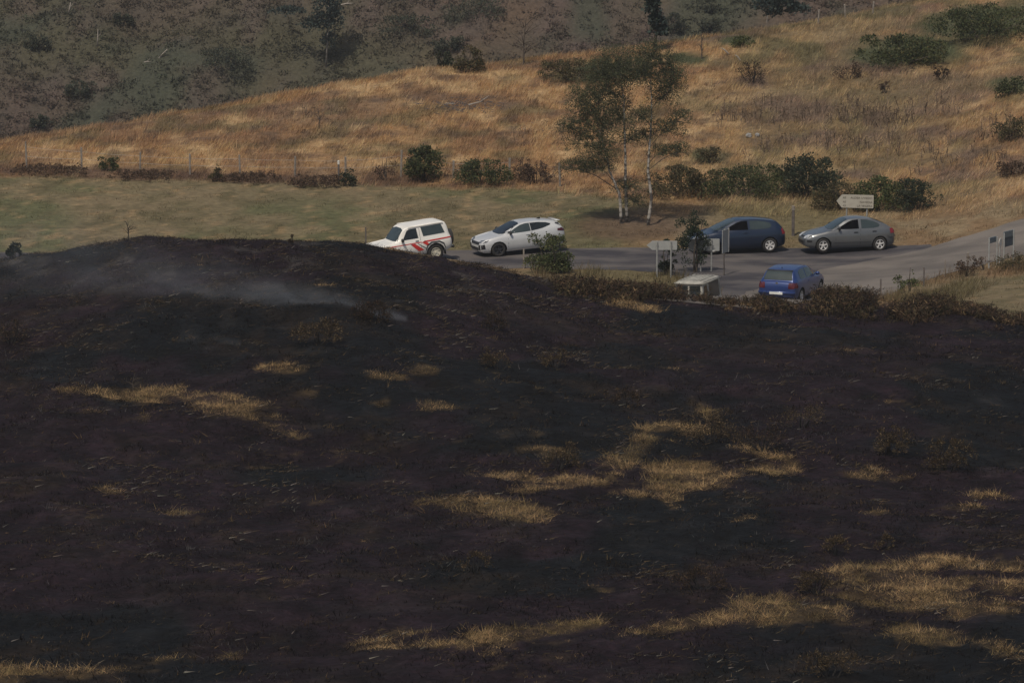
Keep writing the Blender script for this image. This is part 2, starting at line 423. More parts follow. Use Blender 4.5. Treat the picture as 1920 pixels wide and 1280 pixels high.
def ribbons(P, D, B, wid, side, tint, seg=2, tipdark=None):
    """thin tapering blades: P base, D full vector to the tip, B bend added as t^2, all (N,3)"""
    N = len(P)
    if seg == 1:
        V = np.stack([P - side * wid[:, None] / 2, P + side * wid[:, None] / 2, P + D + B], 1).reshape(-1, 3)
        Fc = np.arange(N * 3).reshape(N, 3)
        return V, Fc, np.repeat(tint, 3, 0)
    m = P + D * 0.55 + B * 0.3
    V = np.stack([P - side * wid[:, None] / 2, P + side * wid[:, None] / 2, m - side * wid[:, None] * 0.38, m + side * wid[:, None] * 0.38, P + D + B], 1).reshape(-1, 3)
    o = (np.arange(N) * 5)[:, None]
    Fc = np.concatenate([o + np.array([[0, 1, 3]]), o + np.array([[0, 3, 2]]), o + np.array([[2, 3, 4]])], 0)
    return V, Fc, np.repeat(tint, 5, 0)

def merge(parts):
    Vs, Fs, Ts, o = [], [], [], 0
    for V, Fc, T in parts:
        Vs.append(V); Fs.append(Fc + o); Ts.append(T); o += len(V)
    return np.concatenate(Vs), np.concatenate(Fs), np.concatenate(Ts)

def rnd_dirs(n, up=0.0):
    v = rng.normal(size=(n, 3)); v[:, 2] += up
    return v / np.linalg.norm(v, axis=1)[:, None]

# ------------------------------------------------------------------ ground sheets
def sheet(name, x0, x1, y0, y1, dx, dy, m, kind='structure', edge=None):
    xs = np.arange(x0, x1 + 1e-6, dx); ys = np.arange(y0, y1 + 1e-6, dy)
    X, Y = np.meshgrid(xs, ys)
    x = X.ravel(); y = Y.ravel(); z = height(x, y)
    nx, ny = len(xs), len(ys)
    i = (np.arange(ny - 1)[:, None] * nx + np.arange(nx - 1)[None, :]).ravel()
    Fc = np.stack([i, i + 1, i + nx + 1, i + nx], 1)
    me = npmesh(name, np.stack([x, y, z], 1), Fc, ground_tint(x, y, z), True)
    o = link(name, me, m); tag(o, kind=kind)
    return o

sheet('burnt_ground', -34, 34, 84, 165, 0.20, 0.30, M_burnt)
sheet('near_ground', -60, 60, 24, 84, 1.5, 1.5, M_burnt)
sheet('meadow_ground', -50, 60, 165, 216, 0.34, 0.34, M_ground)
sheet('dry_hillside', -50, 60, 216, 318, 0.40, 0.40, M_ground)

def hill_tint(x, Y):
    n1 = fbm(x / 14, Y / 16, 61); n2 = fbm(x / 2.5, Y / 4, 62); n3 = fbm(x / 7, Y / 9, 63)
    c = lerp(np.array((0.078, 0.057, 0.044)) + 0 * x[:, None], np.array((0.064, 0.058, 0.036)), sm(0.36, 0.66, n1))
    c = lerp(c, np.array((0.115, 0.076, 0.046)), sm(0.54, 0.72, n3) * 0.6)
    c = lerp(c, np.array((0.098, 0.070, 0.060)), sm(0.50, 0.66, n2) * 0.5)
    c = lerp(c, np.array((0.050, 0.046, 0.036)), sm(0.52, 0.68, fbm(x / 1.6, Y / 2.4, 67)) * 0.4)
    rt = sm(20, 55, x); c = lerp(c, np.array((0.17, 0.112, 0.066)), rt * 0.55)
    c = lerp(c, np.array((0.046, 0.050, 0.034)), sm(0.58, 0.70, fbm(x / 6, Y / 6, 64)) * 0.8)
    return c
def far_sheet():
    xs = np.arange(-150, 150.1, 1.5); ys = np.arange(318, 700.1, 1.5)
    X, Y = np.meshgrid(xs, ys); x = X.ravel(); y = Y.ravel(); z = height(x, y)
    nx, ny = len(xs), len(ys)
    i = (np.arange(ny - 1)[:, None] * nx + np.arange(nx - 1)[None, :]).ravel()
    me = npmesh('far_hillside', np.stack([x, y, z], 1), np.stack([i, i + 1, i + nx + 1, i + nx], 1), hill_tint(x, y), True)
    tag(link('far_hillside', me, M_ground), kind='structure')
far_sheet()

# roads: sheets a few centimetres above the verge
def road_sheets():
    # side road
    xs = np.arange(-60, 18.6, 0.5)
    V = []; n = 20
    for x in xs:
        a = np.interp(x, SNEAR[:, 0], SNEAR[:, 1]) + 0.12 * math.sin(x * 1.7) + 0.10 * math.sin(x * 4.1); b = np.interp(x, SFAR[:, 0], SFAR[:, 1]) + 0.10 * math.sin(x * 1.3 + 1)
        for k in range(n + 1):
            y = a + (b - a) * k / n
            V.append((x, y, 0))
    V = np.array(V); V[:, 2] = height(V[:, 0], V[:, 1], False) + 0.012
    i = (np.arange(len(xs) - 1)[:, None] * (n + 1) + np.arange(n)[None, :]).ravel()
    tag(link('side_road', npmesh('side_road', V, np.stack([i, i + n + 1, i + n + 2, i + 1], 1), None, True), M_side), kind='structure')
    # main road
    t = np.r_[0, np.cumsum(np.hypot(*np.diff(MAIN, axis=0).T))]
    tt = np.arange(0, t[-1] - 6, 0.6)
    cx = pchip(t, MAIN[:, 0], tt); cy = pchip(t, MAIN[:, 1], tt)
    dx = np.gradient(cx); dy = np.gradient(cy); l = np.hypot(dx, dy); nx, ny = -dy / l, dx / l
    n = 14; V = []
    for i in range(len(tt)):
        wl = 3.25 + 0.10 * math.sin(tt[i] * 1.9) + 0.08 * math.sin(tt[i] * 5.3); wr = 3.2 + 0.12 * math.sin(tt[i] * 1.4 + 2) + 0.08 * math.sin(tt[i] * 4.7)
        for k in range(n + 1):
            o = -wr + (wl + wr) * k / n
            V.append((cx[i] + nx[i] * o, cy[i] + ny[i] * o, 0))
    V = np.array(V); V[:, 2] = height(V[:, 0], V[:, 1], False) + 0.020
    i = (np.arange(len(tt) - 1)[:, None] * (n + 1) + np.arange(n)[None, :]).ravel()
    tag(link('main_road', npmesh('main_road', V, np.stack([i, i + 1, i + n + 2, i + n + 1], 1), None, True), M_road), kind='structure')
road_sheets()

def scatter(n, x0, x1, y0, y1):
    x = rng.uniform(x0, x1, n); Y = rng.uniform(y0, y1, n)
    ax = 0.155 * Y + 3                     # a margin wider than the view
    k = np.abs(x) < ax
    x, Y = x[k], Y[k]; z = height(x, Y)
    px, py = project(x, Y, z)
    return x, Y, z, px, py

def grass_field(name, label, x, Y, z, c, h, w, lean=0.35, wind=(0.25, 0.0), cat='grass'):
    n = len(x)
    a = rng.uniform(0, 2 * math.pi, n)
    P = np.stack([x, Y, z - 0.03], 1)
    ln = rng.uniform(0.05, 1, n) * lean
    D = np.stack([np.cos(a) * ln + wind[0], np.sin(a) * ln + wind[1], np.ones(n)], 1)
    D = D / np.linalg.norm(D, axis=1)[:, None] * h[:, None]
    B = np.stack([np.cos(a) * ln * h * 0.6 + wind[0] * h * 0.5, np.sin(a) * ln * h * 0.6, -0.12 * h], 1)
    b = rng.uniform(0, math.pi, n)
    side = np.stack([np.cos(b), np.sin(b) * 0.6, np.zeros(n)], 1)
    V, Fc, T = ribbons(P, D, B, w, side, c, 1)
    o = link(name, npmesh(name, V, Fc, T), M_grass)
    tag(o, label, cat, kind='stuff')
    return o

def jit(c, a=0.3):
    n = len(c)
    return np.clip(c * (1 + rng.uniform(-a, a, (n, 1))) * (1 + rng.uniform(-0.06, 0.06, (n, 3))), 0.003, 1)

def make_grass():
    # tall dry grass on the hillside
    x, Y, z, px, py = scatter(640000, -46, 50, 198, 268)
    yr = np.interp(px, PX, Yr)
    fl = np.interp(px, [-900, 0, 640, 1000, 1150, 1260, 1700, 1780, 1920, 2900], [318, 330, 346, 358, 376, 400, 412, 400, 388, 330])
    k = (py < fl + rng.normal(0, 2.5, len(x))) & (Y < yr + 5) & (main_dist(x, Y) > 3.3)
    gp = ell(px, py, GREEN_PATCH)
    k &= rng.random(len(x)) > 0.5 * gp
    n = fbm(x / 1.2, Y / 1.6, 71)
    k &= rng.random(len(x)) < 0.35 + 1.1 * sm(0.3, 0.6, n)
    x, Y, z, px, py, n = x[k], Y[k], z[k], px[k], py[k], n[k]
    cl = cells(x, Y, 0.42, 0.75, 5); cl2 = cells(x, Y, 1.5, 1.6, 8)
    c = ground_tint(x, Y, z) * ((1.75 + 0.65 * sm(1250, 1500, px)) * (0.62 + 0.8 * cl) * (0.8 + 0.45 * cl2))[:, None]
    c = jit(np.minimum(c, [0.56, 0.40, 0.23]), 0.30)
    h = (0.12 + 0.34 * n + 0.22 * cl2 * cl) * rng.uniform(0.5, 1.25, len(x)); h = np.where(ell(px, py, GREEN_PATCH) > 0.3, h * 0.8, h)
    w = rng.uniform(0.018, 0.042, len(x))
    grass_field('dry_grass', 'tall golden dry grass covering the hillside behind the fence', x, Y, z, c, h, w, 0.45, (0.30, -0.05))
    # short sward on the meadows
    x, Y, z, px, py = scatter(330000, -44, 48, 164, 222)
    k = (main_dist(x, Y) > 3.3) & (side_mask(x, Y) < 0.02) & ((Y > 198) | (px > 1000))
    fl = np.interp(px, [-900, 0, 640, 1000, 1150, 1260], [318, 330, 346, 358, 376, 400])
    k &= (py > fl - 4) | (Y < 198)
    x, Y, z, px, py = x[k], Y[k], z[k], px[k], py[k]
    c = jit(ground_tint(x, Y, z) * (0.52 + 0.75 * cells(x, Y, 0.35, 0.6, 12) + 0.5 * cells(x, Y, 1.3, 1.5, 13))[:, None], 0.3)
    near = (main_dist(x, Y) < 7.5) | (side_mask(x, Y) > -3.2) & (Y < 198) | ((px > 900) & (px < 1660) & (Y < 196))
    tuft = fbm(x / 0.9, Y / 0.9, 73)
    h = np.where(near, 0.10 + 0.60 * sm(0.35, 0.7, tuft), 0.05 + 0.13 * sm(0.4, 0.7, tuft)) * rng.uniform(0.5, 1.2, len(x))
    far_side = (Y > 198)
    h = np.where(far_side & near, h * 0.5, h)
    w = rng.uniform(0.015, 0.035, len(x))
    grass_field('meadow_grass', 'short green and straw coloured grass on the meadows and road verges', x, Y, z, c, h, w, 0.5, (0.1, 0))
    # straw tussocks that the fire missed
    x, Y, z, px, py = scatter(75000, -28, 28, 92, 164)
    m = straw_mask(px, py, x, Y)
    k = rng.random(len(x)) < m * 0.85
    x, Y, m = x[k], Y[k], m[k]
    nb = 46; n = len(x)
    rad = rng.uniform(0.04, 0.22, n) * (0.5 + 0.5 * m); tone = rng.random(n); tall = rng.random(n) ** 2.2
    X = np.repeat(x, nb) + rng.normal(0, 1, n * nb) * np.repeat(rad, nb) * 1.1; YY = np.repeat(Y, nb) + rng.normal(0, 1, n * nb) * np.repeat(rad, nb)
    Z = height(X, YY); T = np.repeat(tone, nb); m2 = np.repeat(m, nb)
    c = lerp(C_STRAW * 1.25 + 0 * X[:, None], C_STRAW * 0.68, sm(0.45, 0.75, T))
    c = lerp(c, np.array((0.15, 0.12, 0.045)), sm(0.55, 0.7, fbm(X / 2.2, YY / 2.2, 78)) * 0.6)
    c = np.where((T > 0.90)[:, None], np.array((0.055, 0.036, 0.022)), c)
    c = jit(c, 0.32)
    h = (0.05 + 0.08 * m2 + 0.22 * np.repeat(tall, nb) * m2) * rng.uniform(0.35, 1.2, n * nb)
    grass_field('unburnt_grass', 'pale straw tussocks left unburnt in streaks across the charred slope', X, YY, Z, c, h, rng.uniform(0.006, 0.014, n * nb), 2.0, (0.12, -0.12))
make_grass()

def make_char():
    # charred stubble: small tufts, each with its own tone
    x, Y, z, px, py = scatter(150000, -28, 28, 92, 166)
    n = fbm(x / 1.3, Y / 1.5, 81); n2 = fbm(x / 4, Y / 5, 82); n3 = fbm(x / 9, Y / 9, 83)
    k = rng.random(len(x)) < 0.12 + 0.95 * sm(0.38, 0.62, n)
    x, Y, n2, n3 = x[k], Y[k], n2[k], n3[k]
    n = len(x); nb = 8
    pal = np.array([(0.0035, 0.003, 0.0032), (0.016, 0.0105, 0.012), (0.046, 0.031, 0.017), (0.150, 0.100, 0.050), (0.095, 0.088, 0.084)])
    q = rng.random(n) - 0.28 * (n2 - 0.5) - 0.25 * (n3 - 0.5)
    c = pal[np.digitize(q, [0.46, 0.70, 0.905, 0.955])]
    rad = rng.uniform(0.03, 0.20, n); hh = rng.uniform(0.03, 0.16, n) * np.where(rng.random(n) < .12, 1.9, 1)
    X = np.repeat(x, nb) + rng.normal(0, 1, n * nb) * np.repeat(rad, nb) * 1.3; YY = np.repeat(Y, nb) + rng.normal(0, 1, n * nb) * np.repeat(rad, nb)
    h = np.repeat(hh, nb) * rng.uniform(0.4, 1.2, n * nb)
    grass_field('charred_stubble', 'black charred heather stubble covering the burnt slope', X, YY, height(X, YY), jit(np.repeat(c, nb, 0), 0.35), h, rng.uniform(0.014, 0.034, n * nb), 1.5, (0, -.1), 'stubble')
    # flattened singed straw flecks and ash
    x, Y, z, px, py = scatter(260000, -28, 28, 92, 164)
    n = fbm(x / 1.7, Y / 1.7, 85, 4); n3 = fbm(x / 7, Y / 8, 86)
    left_up = 3.0 * (1 - sm(500, 700, py)) * (1 - sm(900, 1100, px))
    k = rng.random(len(x)) < (sm(0.58, 0.74, n) * (0.35 + 1.2 * sm(0.42, 0.6, n3)) * 0.9 + 0.045) * (0.6 + 0.9 * left_up)
    x, Y, z, px, py = x[k], Y[k], z[k], px[k], py[k]
    N = len(x)
    q = rng.random(N)
    c = np.where((q < 0.45)[:, None], np.array((0.090, 0.064, 0.038)), np.where((q < 0.86)[:, None], np.array((0.050, 0.037, 0.024)), np.array((0.16, 0.142, 0.118))))
    c = jit(c, 0.4)
    a = rng.uniform(-0.5, 0.5, N) + math.pi * (rng.random(N) > 0.5)
    L = 0.04 + 0.26 * rng.random(N) ** 2.5
    P = np.stack([x, Y, z + 0.02], 1)
    D = np.stack([np.cos(a) * L, np.sin(a) * L, rng.uniform(0.0, 0.10, N)], 1)
    V, Fc, T = ribbons(P, D, 0 * D, rng.uniform(0.012, 0.034, N), np.stack([-np.sin(a), np.cos(a) * 0.7, np.full(N, 0.7)], 1), c, 1)
    tag(link('singed_straw', npmesh('singed_straw', V, Fc, T), M_grass), 'flattened singed straw and pale ash flecks scattered over the burnt slope', 'straw', kind='stuff')
make_char()

def far_cover():
    n = 46000
    x = rng.uniform(-72, 72, n); Y = rng.uniform(356, 446, n)
    k = rng.random(n) < 0.25 + 1.2 * sm(0.35, 0.6, fbm(x / 3.5, Y / 5.0, 66))
    x, Y = x[k], Y[k]; n = len(x); z = height(x, Y)
    parts = []
    hc = hill_tint(x, Y); clump = rng.uniform(0.85, 1.3, (n, 1)); big = rng.uniform(0.25, 0.9, n)
    for rep in range(13):
        off = rnd_dirs(n, 0.45) * (big * rng.uniform(0.5, 1.0, n))[:, None]; off[:, 2] = np.abs(off[:, 2])
        P = np.stack([x, Y, z], 1) + off * np.array((1, 1, 0.45))
        D = rnd_dirs(n, 0.7) * (0.16 + 0.22 * big)[:, None]
        parts.append(ribbons(P, D, 0 * D, rng.uniform(0.10, 0.24, n), rnd_dirs(n), jit(hc * clump * 1.5, 0.22), 1))
    V, Fc, T = merge(parts)
    tag(link('hillside_heath', npmesh('hillside_heath', V, Fc, T), M_leaf), 'brown bracken and heather covering the hazy far hillside', 'heath', kind='stuff')
far_cover()

# ------------------------------------------------------------------ shrubs, trees
def leaves_mesh(name, C, Rr, n, size, cols, up=0.3, hollow=0.5, spiky=False, thin=0.0, tf=2.2):
    """n leaf faces spread through ellipsoids with centres C and radii Rr"""
    C = np.asarray(C, float); Rr = np.asarray(Rr, float)
    vol = np.prod(Rr, 1) ** 0.6; k = rng.choice(len(C), n, p=vol / vol.sum())
    d = rnd_dirs(n); r = rng.uniform(hollow ** 2, 1, n) ** 0.5 * np.where(rng.random(n) < 0.25, rng.uniform(0.9, 1.28, n), 1.0)
    d[:, 2] = np.where(d[:, 2] < -0.55, -d[:, 2], d[:, 2])
    P = C[k] + d * r[:, None] * Rr[k]
    if thin:
        keep = fbm(P[:, 0] * tf + 31, P[:, 2] * tf + P[:, 1], 91, 3) > thin
        P, d, k = P[keep], d[keep], k[keep]; n = len(P)
    ax = rnd_dirs(n) * 0.8 + d * (1.3 if spiky else 0.5); ax[:, 2] += up
    ax /= np.linalg.norm(ax, axis=1)[:, None]
    L = size * rng.uniform(0.6, 1.4, n)
    side = np.cross(ax, rnd_dirs(n)); side /= np.linalg.norm(side, axis=1)[:, None] + 1e-9
    wd = L * (0.28 if spiky else 0.75)
    cols = np.asarray(cols, float)
    q = rng.random(n) ** 1.2; lo = fbm(P[:, 0] * 1.5, P[:, 2] * 1.5, 93, 2)
    c = lerp(cols[0][None, :] + np.zeros((n, 1)), cols[1], np.clip(q * 0.7 + (lo - 0.35) * 0.8, 0, 1))
    if len(cols) > 2:
        c = np.where((rng.random(n) < 0.14)[:, None], cols[2], c)
    tip = P + ax * L[:, None]; mid = P + ax * L[:, None] * 0.45
    V = np.stack([P, mid - side * wd[:, None] / 2, tip, mid + side * wd[:, None] / 2], 1).reshape(-1, 3)
    return npmesh(name, V, np.arange(n * 4).reshape(n, 4), np.repeat(jit(c, 0.25), 4, 0))

PAL = {
    'gorse': [(0.0459, 0.0567, 0.0297), (0.1080, 0.1188, 0.0486), (0.1418, 0.1242, 0.0540)],
    'dark': [(0.0336, 0.0420, 0.0294), (0.0700, 0.0812, 0.0476), (0.0980, 0.0924, 0.0532)],
    'green': [(0.0588, 0.0728, 0.0322), (0.1330, 0.1512, 0.0588), (0.1680, 0.1540, 0.0700)],
    'olive': [(0.0696, 0.0636, 0.0348), (0.1416, 0.1176, 0.0576), (0.1800, 0.1260, 0.0672)],
    'brown': [(0.0675, 0.0475, 0.0350), (0.1438, 0.0950, 0.0625), (0.2000, 0.1250, 0.0750)],
    'char': [(0.0217, 0.0170, 0.0155), (0.0620, 0.0418, 0.0264), (0.1240, 0.0775, 0.0434)],
    'charolive': [(0.0330, 0.0240, 0.0180), (0.1125, 0.0780, 0.0390), (0.2100, 0.1500, 0.0825)],
    'teal': [(0.014, 0.022, 0.019), (0.034, 0.046, 0.037), (0.05, 0.055, 0.038)],
    'sapling': [(0.020, 0.033, 0.021), (0.050, 0.068, 0.042), (0.07, 0.08, 0.045)],
    'far': [(0.0540, 0.0621, 0.0459), (0.1013, 0.1053, 0.0702), (0.1215, 0.1080, 0.0675)],
}
BARK = plain('bark', (0.045, 0.034, 0.026), (0.085, 0.066, 0.050), 0.9, 6)
CHARBARK = plain('charred_bark', (0.008, 0.007, 0.007), (0.020, 0.016, 0.013), 0.9, 6)
DEADWOOD = plain('bleached_wood', (0.20, 0.17, 0.14), (0.32, 0.28, 0.235), 0.9, 4)

def shrub(name, label, cat, px, pyb, pyt, wpx, pal, n=900, leaf=0.12, Y=None, lobes=7, stems=6, spiky=False, thin=0.3, group=None, hollow=0.35, stem_mat=None, bare=0.0, seed=None):
    g = hit(px, pyb) if Y is None else Vector((at(px, pyb, Y).x, Y, gz(at(px, pyb, Y).x, Y)))
    s = g.y / CP / F
    hgt = max((pyb - pyt) * s, 0.15); wid = wpx * s
    rnd = random.Random(seed if seed is not None else int(px * 7 + pyb * 13))
    root = empty(name, g)
    C, RR = [], []
    lobes = int(max(lobes * 1.6, 7 * wid / hgt))
    for i in range(lobes):
        a = rnd.uniform(0, 2 * math.pi); q = math.sqrt(rnd.random()) * 0.40 * wid
        zc = hgt * rnd.uniform(0.10 + bare * 0.4, 0.70 - 0.35 * (2 * q / wid) ** 2)
        rr = min(wid * rnd.uniform(0.16, 0.30), hgt * 0.40) * (1.0 if i % 3 == 0 else rnd.uniform(0.35, 0.7))
        if i % 3 == 2: q = wid * rnd.uniform(0.38, 0.5); zc = hgt * rnd.uniform(0.1, 0.55)
        if i % 3 == 1: zc = hgt * rnd.uniform(0.55, 0.92)
        C.append((math.cos(a) * q, math.sin(a) * q * 0.8, zc)); RR.append((rr * 1.15, rr, min(rr, hgt - zc) if hgt - zc > 0.1 else rr * 0.7))
    C.append((0, 0, hgt * 0.70)); RR.append((wid * 0.2, wid * 0.2, hgt * 0.30))
    C.append((0, 0, hgt * 0.22)); RR.append((wid * 0.38, wid * 0.3, hgt * 0.24))
    link('foliage', leaves_mesh('foliage', C, RR, int(n * 1.7), leaf * .76, PAL[pal], hollow=hollow, spiky=spiky, thin=thin), M_leaf, root)
    bm = bmesh.new()
    for i in range(stems):
        c = C[i % len(C)]
        b = Vector((c[0] * 0.2 + rnd.uniform(-.05, .05), c[1] * 0.2, -0.05)); e = Vector(c) + Vector((0, 0, RR[i % len(C)][2] * 0.8))
        mid = (b + e) / 2 + Vector((rnd.uniform(-.1, .1) * wid, rnd.uniform(-.1, .1) * wid, 0))
        r0 = 0.012 + 0.014 * hgt
        tube(bm, [b, mid, e], [r0, r0 * 0.7, r0 * 0.3], 5)
    link('stem', bm_mesh('stem', bm), stem_mat or (CHARBARK if pal.startswith('char') else BARK), root)
    tag(root, label, cat, group)
    return root

